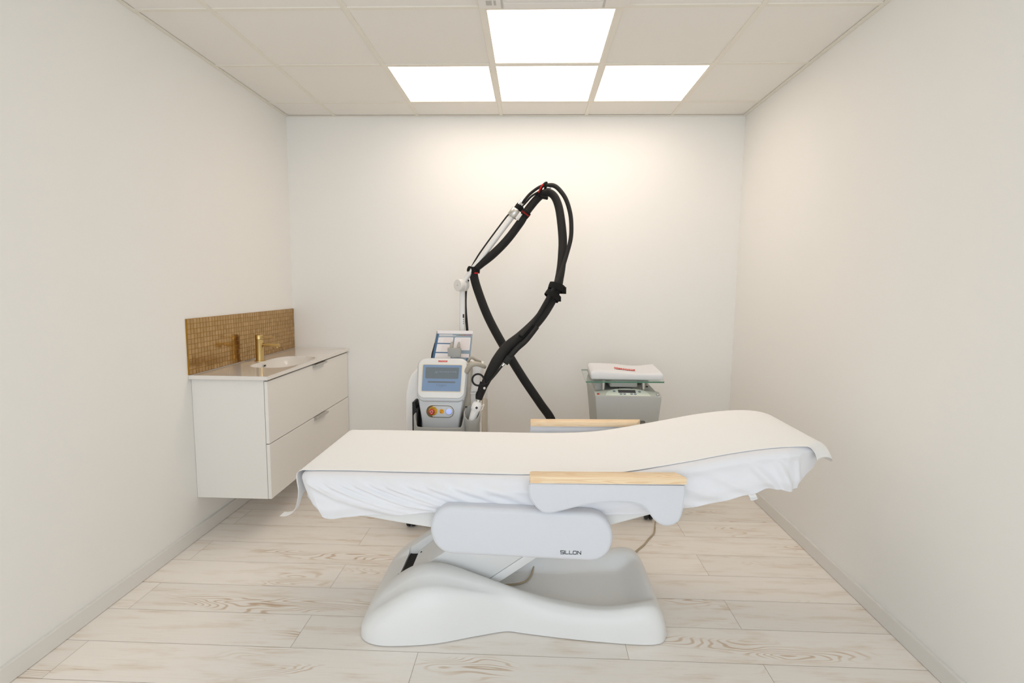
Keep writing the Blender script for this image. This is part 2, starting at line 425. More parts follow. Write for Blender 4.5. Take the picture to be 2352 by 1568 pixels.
# ceiling light panels
def light_panel(ci, ri, label):
    x0,x1,y0,y1 = cell(ci,ri); x0 += .012; x1 -= .012; y0 += .012; y1 -= .012
    t = thing('ceiling_light_panel', label, 'ceiling light', ((x0+x1)/2,(y0+y1)/2,H+.002), 'square light panels in the suspended ceiling')
    bm = bmesh.new(); w = .009
    for a in ((x0,x0+w,y0,y1),(x1-w,x1,y0,y1),(x0+w,x1-w,y0,y0+w),(x0+w,x1-w,y1-w,y1)): box(bm, *a, H+.001,H+.022)
    obj('panel_frame', bm, M['grid'], t)
    bm = bmesh.new(); box(bm, x0+w,x1-w,y0+w,y1-w,H+.004,H+.012); obj('diffuser', bm, M['diffuser'], t)
light_panel(3,2,'lit square ceiling panel touching the air conditioner, in front of the row of three')
light_panel(2,1,'leftmost lit square ceiling panel in the row of three nearest the back wall')
light_panel(3,1,'middle lit square ceiling panel in the row of three nearest the back wall')
light_panel(4,1,'rightmost lit square ceiling panel in the row of three nearest the back wall')
# air conditioner cassette
ac = thing('air_conditioner', 'white ceiling cassette air conditioner cut off by the top edge of the photo', 'air conditioner', (.07,2.02,H-.02))
ax0, ax1, ay1 = -.240,.384,2.372; ay0 = ay1-.66
bm = bmesh.new()
slab(bm, rrect(ax0,ax1,ay0,ay1,.02), lambda u,v,h:(u,v,h), H-.001, H-.03, .004, 2)
obj('fascia', bm, M['acwhite'], ac, angle=35)
bm = bmesh.new(); box(bm, -.135,.275,ay1-.052,ay1-.004,H-.0335,H-.029,.0015,1); obj('louver', bm, M['acwhite'], ac)
bm = bmesh.new(); box(bm, -.125,.265,ay1-.11,ay1-.056,H-.033,H-.029,.001,1); obj('louver', bm, M['acwhite'], ac)
for x in (-.1425,.2825):
    bm = bmesh.new(); box(bm, x-.0035,x-.0012,ay1-.12,ay1-.003,H-.0312,H-.0295); box(bm, x+.0012,x+.0035,ay1-.12,ay1-.003,H-.0312,H-.0295); box(bm, x-.0014,x+.0014,ay1-.12,ay1-.117,H-.0312,H-.0295)
    obj('seam', bm, M['acgrey'], ac)
bm = bmesh.new(); box(bm, -.208,-.184,ay1-.065,ay1-.028,H-.0308,H-.0298); box(bm,-.176,-.166,ay1-.065,ay1-.028,H-.0308,H-.0298); obj('marking', bm, M['acgrey'], ac)
bm = bmesh.new(); box(bm, ax0+.12,ax1-.12,ay0+.14,ay1-.15,H-.034,H-.029,.002,1); obj('intake_grille', bm, M['acwhite'], ac)

# ------------------------------------------------------------------ vanity
vx0, vx1, vy0, vy1 = XL+.001, -1.403, 2.690, YB-.006
vb = thing('vanity_cabinet', 'white wall-hung vanity cabinet with two wide drawers on the left wall', 'cabinet', ((vx0+vx1)/2, (vy0+vy1)/2, .222))
bm = bmesh.new()
box(bm, vx0,vx1,vy0,vy0+.018,.222,.868,.001,1); box(bm, vx0,vx1,vy1-.018,vy1,.222,.868)
box(bm, vx0,vx1,vy0+.018,vy1-.018,.222,.24); box(bm, vx0,vx0+.012,vy0+.018,vy1-.018,.24,.868)
obj('carcass', bm, M['lacquer'], vb)
for z0, z1 in ((.5265,.862),(.222,.5215)):
    bm = bmesh.new(); box(bm, vx1+.002,vx1+.020,vy0+.001,vy1,z0,z1,.0012,1)
    d = obj('drawer', bm, M['lacquer'], vb)
    bm = bmesh.new(); box(bm, vx1+.004,vx1+.044,3.27,3.45,z1,z1+.0025); box(bm, vx1+.0415,vx1+.044,3.27,3.45,z1-.010,z1)
    box(bm, vx1+.020,vx1+.022,3.27,3.45,z1-.022,z1)
    obj('drawer_handle', bm, M['alu'], d)
# countertop with integrated basin: height field with rim
cx0, cx1, cy0, cy1 = XL+.001, -1.372, 2.668, YB-.001
bcx, bcy, bhx, bhy = -1.540, 3.225, .133, .245
ct = None
bm = bmesh.new(); NX, NY = 150, 320; grid = []
for i in range(NX+1):
    row = []
    for j in range(NY+1):
        x = cx0+(cx1-cx0)*i/NX; y = cy0+(cy1-cy0)*j/NY
        q = (abs((x-bcx)/bhx)**3.4+abs((y-bcy)/bhy)**3.4)**(1/3.4)
        z = .889
        if q < 1.0: z -= .115*(1-q**2.4)**.55
        elif q < 1.04: z -= .0008
        z += .004*max(1-sst(0,.012,x-cx0), 1-sst(0,.010,cx1-x), 1-sst(0,.012,y-cy0), 1-sst(0,.012,cy1-y))
        row.append(bm.verts.new((x,y,z)))
    grid.append(row)
for i in range(NX):
    for j in range(NY): bm.faces.new((grid[i][j],grid[i+1][j],grid[i+1][j+1],grid[i][j+1]))
bl = [bm.verts.new((grid[i][0].co.x,cy0,.872)) for i in range(NX+1)]; br = [bm.verts.new((grid[i][NY].co.x,cy1,.872)) for i in range(NX+1)]
fl_ = [bl[-1]]+[bm.verts.new((cx1,grid[NX][j].co.y,.872)) for j in range(1,NY)]+[br[-1]]
for i in range(NX): bm.faces.new((bl[i],bl[i+1],grid[i+1][0],grid[i][0])); bm.faces.new((grid[i][NY],grid[i+1][NY],br[i+1],br[i]))
for j in range(NY): bm.faces.new((grid[NX][j],fl_[j],fl_[j+1],grid[NX][j+1]))
ct = obj('washbasin', bm, M['ceramic'], angle=40)
tag(ct, 'glossy white ceramic vanity top with rounded integrated basin', 'washbasin')
bm = bmesh.new(); slab(bm, rrect(-.019,.019,-.0095,.0095,.0095), lambda u,v,h:(-1.6680+h*.97-v*.15,3.215+u,.862+v), 0,.004,.001,2)
ov = obj('overflow_ring', bm, M['chrome'], ct, angle=40)
bm = bmesh.new(); slab(bm, rrect(-.012,.012,-.0045,.0045,.001), lambda u,v,h:(-1.6680+h*.97-v*.15,3.215+u,.862+v), .004,.0052,.0003,1)
obj('overflow_slot', bm, M['dark'], ov)
bm = bmesh.new(); lathe(bm, [(0,.003),(.02,.003),(.023,.001),(.023,0)], (-1.54,3.225,.7735)); obj('drain', bm, M['chrome'], ct, angle=40)
# faucet
fx, fy, fz = -1.705, 3.24, .8885
fc = thing('faucet', 'brushed brass single-lever basin faucet with cylindrical body', 'faucet', (fx,fy,fz))
bm = bmesh.new(); lathe(bm, [(0,0),(.031,0),(.031,.003),(.0245,.004),(.0235,.006),(.0235,.134),(.0228,.135),(0,.135)], (fx,fy,fz)); obj('body', bm, M['brass'], fc, angle=40)
bm = bmesh.new(); lathe(bm, [(0,.1362),(.0228,.1362),(.0235,.137),(.0235,.163),(.0225,.165),(0,.165)], (fx,fy,fz)); cpv = obj('cap', bm, M['brass'], fc, angle=40)
bm = bmesh.new(); tube(bm, [(fx+.018,fy,fz+.150),(fx+.10,fy+.004,fz+.150)], .0028, 10); obj('lever', bm, M['brass'], cpv, angle=50)
bm = bmesh.new(); tube(bm, [(fx+.015,fy,fz+.103),(fx+.128,fy,fz+.099)], .0105, 20); sp = obj('spout', bm, M['brass'], fc, angle=50)
bm = bmesh.new(); tube(bm, [(fx+.112,fy,fz+.094),(fx+.112,fy,fz+.082)], .0075, 16); obj('aerator', bm, M['brass'], sp, angle=50)
# mosaic backsplash
bm = bmesh.new(); tone = bm.verts.layers.float_color.new('tone')
sx = XL+.0005; sy0, sy1, sz0, sz1 = 2.668, YB-.004, .8935, 1.187
box(bm, sx,sx+.007,sy0,sy1,sz0,sz1)
nb = len(bm.faces); NR, NC = 11, 46; dz = (sz1-sz0)/NR; dy = (sy1-sy0)/NC
random.seed(3)
for r in range(NR):
    for c in range(NC):
        y0 = sy0+dy*c+.0013; y1 = sy0+dy*(c+1)-.0013; z0 = sz0+dz*r+.0012; z1 = sz0+dz*(r+1)-.0012
        if random.random() < .0: continue
        a, b = random.gauss(0,.00010), random.gauss(0,.00010); t = min(1,max(0,random.gauss(.5,.22))); X = sx+.0085
        vs = [bm.verts.new((X-a-b,y0,z0)), bm.verts.new((X+a-b,y1,z0)), bm.verts.new((X+a+b,y1,z1)), bm.verts.new((X-a+b,y0,z1))]
        ws = [bm.verts.new((sx+.006,v.co.y,v.co.z)) for v in vs]
        for v in vs+ws: v[tone] = (t,t,t,1)
        bm.faces.new(vs)
        for k in range(4): bm.faces.new((vs[k],ws[k],ws[(k+1)%4],vs[(k+1)%4]))
bm.faces.ensure_lookup_table()
for i, f in enumerate(bm.faces): f.material_index = 1 if i < nb else 0
bmesh.ops.recalc_face_normals(bm, faces=bm.faces)
me = bpy.data.meshes.new('backsplash'); bm.to_mesh(me); bm.free()
bs = link('backsplash', me, [M['mosaic'], M['grout']]); tag(bs, 'gold glass mosaic splashback panel of small square tiles behind the faucet', 'backsplash')

# ------------------------------------------------------------------ treatment chair
chair = thing('treatment_chair', 'white electric treatment couch with moulded base, side panel and wooden armrests', 'treatment chair', (-.06,2.2,0))
# moulded base
BX0, BX1 = -.672, .556
def yfront(x):
    y = sinterp(x, [(-.672,1.985),(-.648,1.915),(-.59,1.875),(-.50,1.870),(-.35,1.892),(-.22,1.936),(-.11,1.972),(-.07,1.979),(-.03,1.972),(.15,1.947),(.32,1.931),(.46,1.926),(.525,1.942),(.556,1.99)])
    return y
RIM = [(-.672,.0),(-.662,.035),(-.645,.070),(-.61,.112),(-.56,.155),(-.52,.186),(-.48,.214),(-.44,.235),(-.40,.245),(-.36,.246),(-.30,.234),(-.20,.200),(-.08,.158),(.03,.130),(.13,.114),(.22,.108),(.32,.112),(.40,.126),(.455,.134),(.50,.126),(.528,.100),(.547,.055),(.556,.0)]
def yrim(x): return sinterp(x, [(-.672,2.06),(-.62,2.06),(-.54,2.075),(-.40,2.045),(-.27,2.035),(-.08,2.03),(.13,2.01),(.3,1.985),(.46,1.985),(.53,2.02),(.556,2.08)])
def zmid(x):
    rim = sinterp(x, RIM)
    if x < -.545: return rim*interp(x,[(-.672,1),(-.62,.97),(-.545,.88)])
    if x < -.535: return .02
    if x < .3: return .055
    return .055+(rim-.055)*sst(.40,.53,x) if x < .53 else rim
bm = bmesh.new(); secs = []
xsb = []
for a, b, n in ((BX0,-.62,18),(-.62,-.546,8),(-.546,-.534,3),(-.534,.40,60),(.40,.53,14),(.53,BX1,12)):
    xsb += [a+(b-a)*k/n for k in range(n)]
xsb.append(BX1)
for x in xsb:
    yf = yfront(x); yr = yrim(x); rz = max(0,sinterp(x, RIM)); mz = max(0,min(zmid(x), rz)); half = []
    for k in range(15):
        a = PI/2*k/14; t = 1-math.cos(a)**1.0
        z = rz*math.sin(a)**.85 
        y = yf+(yr-yf)*(1-math.cos(a))**1.35
        if x < .0: g = math.exp(-((k-10.0)/1.1)**2)*sst(-.05,-.25,x)*sst(-.66,-.55,x); z -= .016*g
        if x > -.02: g = math.exp(-((k-11.3)/1.2)**2)*sst(-.02,.12,x)*sst(.56,.48,x); z += .004*g
        half.append((y, z))
    inw = .035 if x < -.1 else interp(x,[(-.1,.035),(.15,.07),(.556,.05)])
    for k in range(1,9):
        t = k/8; half.append((yr+.012+inw*t, rz+(mz-rz)*sst(0,1,t)))
    ye = yr+.012+inw
    for k in range(1,7): half.append((ye+(2.2-ye)*k/6, mz))
    full = half+[(4.4-y, z) for y, z in half[-2::-1]]
    secs.append([bm.verts.new((x,y,z+.004)) for y, z in full])
for a, b in zip(secs, secs[1:]):
    for k in range(len(a)-1): bm.faces.new((a[k],a[k+1],b[k+1],b[k]))
    bm.faces.new((a[0],b[0],b[-1],a[-1]))
bmesh.ops.remove_doubles(bm, verts=bm.verts, dist=.0004)
base = obj('base', bm, M['shell'], chair, angle=58)
# dark plinth line under base
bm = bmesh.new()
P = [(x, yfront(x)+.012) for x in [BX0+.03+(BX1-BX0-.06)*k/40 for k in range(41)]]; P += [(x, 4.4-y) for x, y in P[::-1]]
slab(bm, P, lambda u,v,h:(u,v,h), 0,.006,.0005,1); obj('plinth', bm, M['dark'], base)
# near-black block filling the base slot, painting the shade inside the opening
bm = bmesh.new()
slab(bm, [(-.542,2.10),(-.50,2.10),(-.465,2.345),(-.542,2.345)], lambda u,v,h:(u,v,h), .02,.146,.001,1); obj('slot_shade', bm, M['dark'], base)
bm = bmesh.new(); vs=[(-.538,2.11,.165),(-.545,2.28,.158),(-.50,2.33,.150),(-.515,2.12,.135)]
# lift arm
ang = math.atan2(.10,.137)
def armP(s, t): return (-.535+s*math.cos(ang)-t*math.sin(ang), .120+s*math.sin(ang)+t*math.cos(ang))
bm = bmesh.new()
def armbox(bm, s0,s1,t0,t1,y0,y1,bev):
    pts = [armP(s0,t0),armP(s1,t0),armP(s1,t1),armP(s0,t1)]
    P = pts; mid = []
    slab(bm, P, lambda u,v,h:(u,h,v), y0,y1,bev,2)
armbox(bm, .050,.66,-.19,.012,2.09,2.36,.004)
la_ = obj('lift_arm', bm, M['shell'], chair, angle=50)
bm = bmesh.new(); armbox(bm, .10,.66,-.226,-.192,2.092,2.358,.002); obj('arm_flange', bm, M['shell'], la_, angle=50)
bm = bmesh.new(); lathe(bm, [(0,.002),(.004,.002),(.005,0)], (armP(.07,.012)[0],2.27,armP(.07,.012)[1]), (-math.sin(ang),0,math.cos(ang)), 12); obj('screw', bm, M['ink'], la_)
# underbody shell
UB = [(-.80,.518),(-.758,.500),(-.613,.488),(-.50,.470),(-.368,.452),(-.20,.43),(.05,.42),(.20,.445),(.315,.483),(.469,.531),(.63,.572),(.851,.645),(.90,.665),(.9,.70),(.55,.655),(.2,.60),(0,.585),(-.5,.585),(-.80,.565)]
bm = bmesh.new(); slab(bm, UB, lambda u,v,h:(u,h,v), 1.925,2.475,.008,3); ub = obj('underbody_shell', bm, M['shell'], chair, angle=45)
bm = bmesh.new()
for (a,b) in (((.22,.523),(.62,.60)),):
    tube(bm, [(a[0],1.923,a[1]),(b[0],1.923,b[1])], .0035, 8)
obj('rail', bm, M['shell'], ub, angle=45)
# bracket joining seat to panel
bm = bmesh.new(); box(bm, -.2,.18,1.88,1.93,.44,.54,.01,2); obj('panel_bracket', bm, M['shell'], chair, angle=40)
# upholstered side panel (stadium)
def stadium(x0,x1,z0,z1,n=18,sk=0):
    r = (z1-z0)/2; cz = (z0+z1)/2; P = []
    for k in range(n+1): a = -PI/2+PI*k/n; P.append((x1-r*.98+r*.98*math.cos(a)**.86 if math.cos(a) > 0 else x1-r*.98, cz+r*math.sin(a)))
    for k in range(n+1): a = PI/2+PI*k/n; c = -math.cos(a); P.append((x0+r*.98-r*.98*max(c,0)**.86, cz+r*math.sin(a)))
    out = []
    for p in P:
        if not out or (abs(p[0]-out[-1][0])+abs(p[1]-out[-1][1])) > 1e-5: out.append(p)
    return out
bm = bmesh.new()
P = []
for (u,v) in stadium(-.358,.304,.393,.575): P.append((u,v-.016*(u+.02)/.66))
slab(bm, P, lambda u,v,h:(u,h,v), 1.890,1.826,.018,6)
sp_ = obj('side_panel', bm, M['leather'], chair, angle=60)
# lettering SILLON from strokes
bm = bmesh.new()
def stroke(pts, closed=False):
    t = .00105
    for a, b in zip(pts, pts[1:]+([pts[0]] if closed else [])):
        A = Vector((a[0],a[1])); B = Vector((b[0],b[1])); d = (B-A).normalized()*t; n = Vector((-d.y,d.x))
        q = [A-d-n, B+d-n, B+d+n, A-d+n]
        f0 = [bm.verts.new((p.x,1.8253,p.y)) for p in q]; f1 = [bm.verts.new((p.x,1.8268,p.y)) for p in q]
        bm.faces.new(f0)
        for k in range(4): bm.faces.new((f0[k],f1[k],f1[(k+1)%4],f0[(k+1)%4]))
lx, lz, lh = .1165, .4165, .0118
def LT(x, pts, closed=False): stroke([(lx+x+p[0]*.0105, lz+p[1]*lh) for p in pts], closed)
LT(0, [(1,1),(0,1),(0,.5),(1,.5),(1,0),(0,0)]); LT(.0135, [(0,0),(0,1)]); LT(.0175, [(0,1),(0,0),(1,0)]); LT(.0315, [(0,1),(0,0),(1,0)])
LT(.0450, [(.1,0),(0,.2),(0,.8),(.1,1),(1,1),(1.12,.8),(1.12,.2),(1,0)], True); LT(.0610, [(0,0),(0,1),(1.1,0),(1.1,1)])
obj('lettering', bm, M['ink'], sp_)
# armrests
PAD = [(.002,.682),(-.001,.651),(.004,.624),(.020,.597),(.038,.578),(.056,.568),(.083,.569),(.123,.58),(.175,.595),(.228,.607),(.28,.613),(.346,.615),(.387,.609),(.412,.596),(.431,.574),(.45,.551),(.472,.536),(.493,.532),(.516,.537),(.534,.553),(.543,.578),(.549,.619),(.552,.66),(.550,.689)]
def armrest(flip):
    Y = (lambda y: y) if not flip else (lambda y: 4.4-y)
    P3 = catmull([(a*.987,1.381-(1.381-b)*.987,0) for a,b in PAD], 4); P = [(p.x,p.y) for p in P3]
    bm = bmesh.new(); slab(bm, P, lambda u,v,h:(u,Y(h),v), 1.852,1.803,.007,4)
    a = obj('armrest', bm, M['leather'], chair, angle=60)
    bm = bmesh.new(); tube(bm, [(p[0],Y(1.8085),p[1]) for p in inset2d(P,.0002)[2:-2]], .0019, 6); obj('piping', bm, M['piping'], a, angle=60)
    bm = bmesh.new(); Q = [(.545,1.795),(.545,1.808),(.523,1.851),(.519,1.855),(.010,1.855),(.003,1.851),(.001,1.843),(.001,1.798),(.004,1.794),(.542,1.794)]
    slab(bm, Q, lambda u,v,h:(u,Y(v),h+.0085*u/.55), .6890,.7120,.0025,2); obj('armrest_top', bm, M['wood'], a, angle=40)
armrest(False); armrest(True)
# mattress cushion
ZT = [(-.90,.660),(-.80,.667),(-.5,.668),(0.,.669),(.20,.674),(.35,.688),(.56,.728),(.80,.778),(.95,.797),(1.05,.797),(1.12,.782),(1.18,.750)]
def outline(N, grow=0.0, x0=-.872, x1=1.172, hw=.308, rf=.05):
    """plan outline as function param; list of (x,y) points counterclockwise starting front-left"""
    P = []
    for k in range(9): a = PI+PI/2*k/8; P.append((x0+rf+rf*math.cos(a), 2.2-hw+rf+rf*math.sin(a)))
    xe = .93; rx = x1-xe
    n1 = 60
    for k in range(1,n1): P.append((x0+rf+(xe-x0-rf)*k/n1, 2.2-hw))
    for k in range(41):
        a = -PI/2+PI*k/40; c = max(0,math.cos(a)); s = math.sin(a)
        P.append((xe+rx*c**(1.7 if s < 0 else .62), 2.2+hw*(abs(s)**.93)*(1 if s >= 0 else -1)))
    for k in range(1,n1): P.append((xe-(xe-x0-rf)*k/n1, 2.2+hw))
    for k in range(9): a = PI/2+PI/2*k/8; P.append((x0+rf+rf*math.cos(a), 2.2+hw-rf+rf*math.sin(a)))
    # resample evenly
    P = [Vector((p[0],p[1])) for p in P]; P.append(P[0].copy()); L = [0]
    for a, b in zip(P,P[1:]): L.append(L[-1]+(b-a).length)
    out = []; j = 0
    for i in range(N):
        d = L[-1]*i/N
        while L[j+1] < d: j += 1
        t = (d-L[j])/(L[j+1]-L[j]) if L[j+1] > L[j] else 0; out.append(P[j].lerp(P[j+1], t))
    return out
def normals2d(P):
    N = len(P); out = []
    for i in range(N):
        t = (P[(i+2)%N]-P[i-2]).normalized(); out.append(Vector((t.y,-t.x)))
    return out
O = outline(160, hw=.295, x0=-.86, x1=1.155); Nn = normals2d(O)
bm = bmesh.new(); rings = []
for ins, dz in ((.012,-.118),(.0,-.10),(0,-.03),(.006,-.012),(.02,-.006)):
    rings.append([bm.verts.new((p.x-n.x*ins, p.y-n.y*ins, sinterp(p.x,ZT)+dz)) for p, n in zip(O,Nn)])
for k in (.8,.6,.4,.2,.05): rings.append([bm.verts.new((-.6+(p.x+.6)*1.0 if False else p.x, 2.2+(p.y-2.2)*k, sinterp(p.x,ZT)-.006)) for p in O])
for a, b in zip(rings, rings[1:]):
    for i in range(160): bm.faces.new((a[i],a[(i+1)%160],b[(i+1)%160],b[i]))
for r in (rings[0],):
    c = bm.verts.new((0,2.2,.55)); 
    for i in range(160): bm.faces.new((r[(i+1)%160],r[i],c))
obj('mattress', bm, M['leather'], chair, smooth=True)

# ------------------------------------------------------------------ fitted sheet over the mattress
NO = 1440
O = outline(NO); Nn = normals2d(O)
HEM = [(-.90,.150),(-.84,.158),(-.80,.176),(-.75,.181),(-.69,.170),(-.62,.158),(-.5,.150),(-.36,.140),(0,.14),(.3,.150),(.45,.160),(.60,.163),(.82,.150),(.88,.140),(.95,.155),(1.0,.150),(1.1,.120),(1.18,.110)]
random.seed(11)
FOLDS = [(-.845,.006,.014),(-.812,.007,.013),(-.765,.010,.015),(-.715,.006,.012),(-.665,.010,.015),(-.60,.006,.014),(-.545,.010,.018),(-.46,.006,.018),(-.39,.009,.022),(-.29,.006,.022),(-.18,.006,.025)]
def wr_front(x, d):
    """outward displacement of the front skirt; folds run from the foot corner down towards the middle"""
    v = 0
    if x < .15:
        ph = x-.34*d**1.5
        for c, a, w in FOLDS: v += 2.0*a*math.exp(-((ph-c)/(w*(1+1.5*d)))**2)*sst(.04,.30,d)*(1-.2*d)*sst(.08,-.05,ph)
        v += .014*math.exp(-((d-.16-.16*sst(-.8,.0,x))/.16)**2)*sst(.25,.0,x)*sst(-.9,-.8,x)      # soft shoulder roll
    if x > .30:
        for c, a, w, sl in ((.58,.006,.04,-.38),(.70,.008,.05,-.30),(.80,.006,.03,-.22),(.885,.010,.018,-.12),(.945,.010,.016,-.08),(.99,.006,.012,-.03)):
            ph = x+sl*-1*(d-.9)*-1
            v += 1.6*a*math.exp(-((ph-c)/w)**2)*sst(.05,.5,d)
        v += .010*math.exp(-((d-.12)/.13)**2)
    v += .0025*mnoise.noise(Vector((x*9,d*5,1.7)))*sst(0,.4,d)
    return v
ND = 80
bm = bmesh.new(); rings = []
for k in range(ND+1):
    d = 1-k/ND            # 1 hem ... 0 top shoulder
    ring = []
    for p, n in zip(O,Nn):
        hem = sinterp(p.x, HEM); dd = d
        zt = sinterp(p.x, ZT)
        front = max(0,-n.y)
        v = wr_front(p.x, d)*front
        if front < .5:
            ph = math.atan2(p.y-2.2, p.x)*30
            v += .0025*math.sin(ph*3.1+d*6)*sst(.1,.8,d)*(1-front)
        # foot end tapers inward towards the hem
        foot = sst(-.72,-.87,p.x)
        inw = .055*foot*d**1.5*(1 if p.x < 0 else 0) + .010*sst(.75,1,d) + .035*sst(.9,1.15,p.x)*d**2
        px_ = p.x-n.x*(inw-v) + foot*.0; py_ = p.y-n.y*((.010*sst(.75,1,d))-v)
        if n.x < -.3: px_ = p.x+.055*d**1.5*1.0+.010*sst(.75,1,d)
        else: px_ += .045*foot*d**1.5
        # shoulder rounding
        R = .022
        h = hem*d
        if h < R:
            a = math.acos(1-h/R) if h < R else PI/2
            s = R*(1-math.sin(a)); px_ -= n.x*s; py_ -= n.y*s
        hz = h + (.006*mnoise.noise(Vector((p.x*7,p.y*7,4.2)))*sst(.7,1,d))
        ring.append(bm.verts.new((px_, py_, zt-hz)))
    rings.append(ring)
for k in range(1,26):
    f = 1-k/26; ring = []
    for v0 in rings[ND]:
        x, y = v0.co.x, v0.co.y; yy = 2.2+(y-2.2)*f
        xx = x
        zt = sinterp(x, ZT)
        ring.append(bm.verts.new((xx, yy, zt+.0012*mnoise.noise(Vector((xx*4,yy*6,2))))))
    rings.append(ring)
for a, b in zip(rings, rings[1:]):
    for i in range(NO): bm.faces.new((a[i],a[(i+1)%NO],b[(i+1)%NO],b[i]))
bmesh.ops.remove_doubles(bm, verts=rings[-1], dist=.0)
sheet = obj('fitted_sheet', bm, M['sheet'], smooth=True)
md = sheet.modifiers.new('thickness','SOLIDIFY'); md.thickness = .0015; md.offset = 1
tag(sheet, 'white stretch fitted sheet with gathered folds, pulled over the treatment couch mattress', 'bed sheet')
bm = bmesh.new(); T = catmull([(.824,1.955,.630),(.832,1.952,.612),(.842,1.955,.598),(.846,1.95,.586)], 5)
prev = None
for i, p in enumerate(T):
    wv = .0125; q = (bm.verts.new((p.x-wv,p.y,p.z-.003)), bm.verts.new((p.x-wv*.2,p.y-.004*math.sin(i),p.z-.001)), bm.verts.new((p.x+wv,p.y,p.z+.004)))
    if prev: bm.faces.new((prev[0],prev[1],q[1],q[0])); bm.faces.new((prev[1],prev[2],q[2],q[1]))
    prev = q
tb = obj('hanging_tab', bm, M['paper'], sheet); tb.modifiers.new('t','SOLIDIFY').thickness = .001

# ------------------------------------------------------------------ disposable paper lying on the couch, drooping over both ends
bm = bmesh.new(); NXp, NYp = 260, 60; G = []
y0p, y1p = 1.922, 2.487
def lift(x, y): return .0055+.0010*mnoise.noise(Vector((x*3,y*9,7)))+.0005*mnoise.noise(Vector((x*14,y*14,3)))
for i in range(NXp+1):
    t = i/NXp; row = []
    for j in range(NYp+1):
        s = j/NYp
        xe = 1.0+.152*sst(-.05,.36,s)   # bend line following the rounded head end
        sL = -.842; tot = xe-sL
        # arc-length parameter
        if t < .09:                                    # foot end hanging strip
            q = 1-t/.09; y = y0p+(y1p-y0p)*s
            a = q*.21
            prof = catmull([(-.862,.672,0),(-.886,.660,0),(-.889,.630,0),(-.884,.59,0),(-.890,.545,0),(-.905,.505,0),(-.935,.487,0),(-.960,.486,0)], 4)
            k = q*(len(prof)-1); k0 = int(k); k1 = min(k0+1,len(prof)-1); P_ = prof[k0].lerp(prof[k1], k-k0)
            wN = 1-.93*sst(.30,.55,q); y = y0p+(y-y0p)*wN
            row.append(bm.verts.new((P_.x, y, P_.y+.002*math.sin(s*9)*0)))
        elif t < .93:
            q = (t-.09)/.84; x = sL+tot*q; y = y0p+(y1p-y0p)*s+.002*mnoise.noise(Vector((x*5,s,0)))*(1 if j in (0,NYp) else 0)
            z = sinterp(x, ZT)+lift(x,y)
            if q < .012: z = .672+(z-.672)*q/.012
            row.append(bm.verts.new((x,y,z)))
        else:                                          # droop past the head
            q = (t-.93)/.07; y = y0p+(y1p-y0p)*s
            zb = sinterp(xe, ZT)+lift(xe,y); R = .10
            a = q*1.12
            drop = R*(1-math.cos(a)); fw = R*math.sin(a)
            sl = (sinterp(xe,ZT)-sinterp(xe-.02,ZT))/.02
            x = xe+fw*.58+.012*q*math.sin(s*7); z = zb+sl*fw*.6-drop*(1.0)
            row.append(bm.verts.new((x, y+.02*q*(0.5-s), z)))
    G.append(row)
for i in range(NXp):
    for j in range(NYp): bm.faces.new((G[i][j],G[i+1][j],G[i+1][j+1],G[i][j+1]))
paper = obj('paper_sheet', bm, M['paper'], smooth=True); md = paper.modifiers.new('thickness','SOLIDIFY'); md.thickness = .0006
tag(paper, 'off-white disposable paper strip laid along the couch, hanging over both ends', 'bed paper')

# power cable
cb = None
bm = bmesh.new(); tube(bm, catmull([(.755,3.02,.30),(.752,3.0,.12),(.736,2.985,.006),(.722,2.93,.006),(.700,2.86,.006),(.655,2.79,.006),(.62,2.729,.006),(.575,2.67,.006),(.538,2.615,.008),(.50,2.54,.01)], 8), .0042, 10)
cb = obj('power_cable', bm, M['cable'], smooth=True); tag(cb, 'thin beige power cable running over the floor behind the couch base', 'cable')
bm = bmesh.new(); tube(bm, catmull([(.035,2.44,.17),(.033,2.385,.12),(.022,2.32,.072),(-.003,2.25,.065),(-.05,2.215,.065),(-.139,2.20,.066),(-.2,2.19,.08)], 8), .0042, 10)
obj('motor_cable', bm, M['cable'], chair, smooth=True)

# ------------------------------------------------------------------ laser machine
lm = thing('laser_machine', 'white and silver laser device with touchscreen and black looping hose arm', 'medical device', (-.5,3.2,0))
def caster(x, y, parent, r=.035):
    bm = bmesh.new()
    for s in (-1,1): lathe(bm, [(0,-.011),(r*.8,-.011),(r,-.007),(r,.007),(r*.8,.011),(0,.011)], (x+s*.014,y,r+.001), (1,0,0), 24)
    c = obj('caster', bm, M['rubber'], parent, angle=40)
    bm = bmesh.new(); box(bm, x-.02,x+.02,y-.02,y+.02,r*1.9,r*1.9+.03,.006,2); lathe(bm,[(0,-.028),(r*.5,-.028),(r*.5,-.022),(0,-.022)],(x,y,r),(1,0,0),16); obj('caster_fork', bm, M['castergrey'], c, angle=40)
for x, y in ((-.672,2.885),(-.33,2.885),(-.70,3.58),(-.31,3.58)): caster(x, y, lm)
bm = bmesh.new()
body_out = [(-.738,.10),(-.738,.70),(-.733,.76),(-.722,.81),(-.702,.85),(-.668,.885),(-.62,.905),(-.56,.913),(-.46,.916),(-.36,.916),(-.315,.914),(-.290,.905),(-.284,.89),(-.294,.86),(-.300,.70),(-.292,.55),(-.285,.10)]
slab(bm, body_out, lambda u,v,h:(u,h,v), 3.05,3.25,.012,4); slab(bm, [(u,v if v < .5 else .5+(v-.5)*.55) for u,v in body_out], lambda u,v,h:(u,h,v), 3.24,3.56,.012,4); obj('housing', bm, M['mwhite'], lm, angle=40)
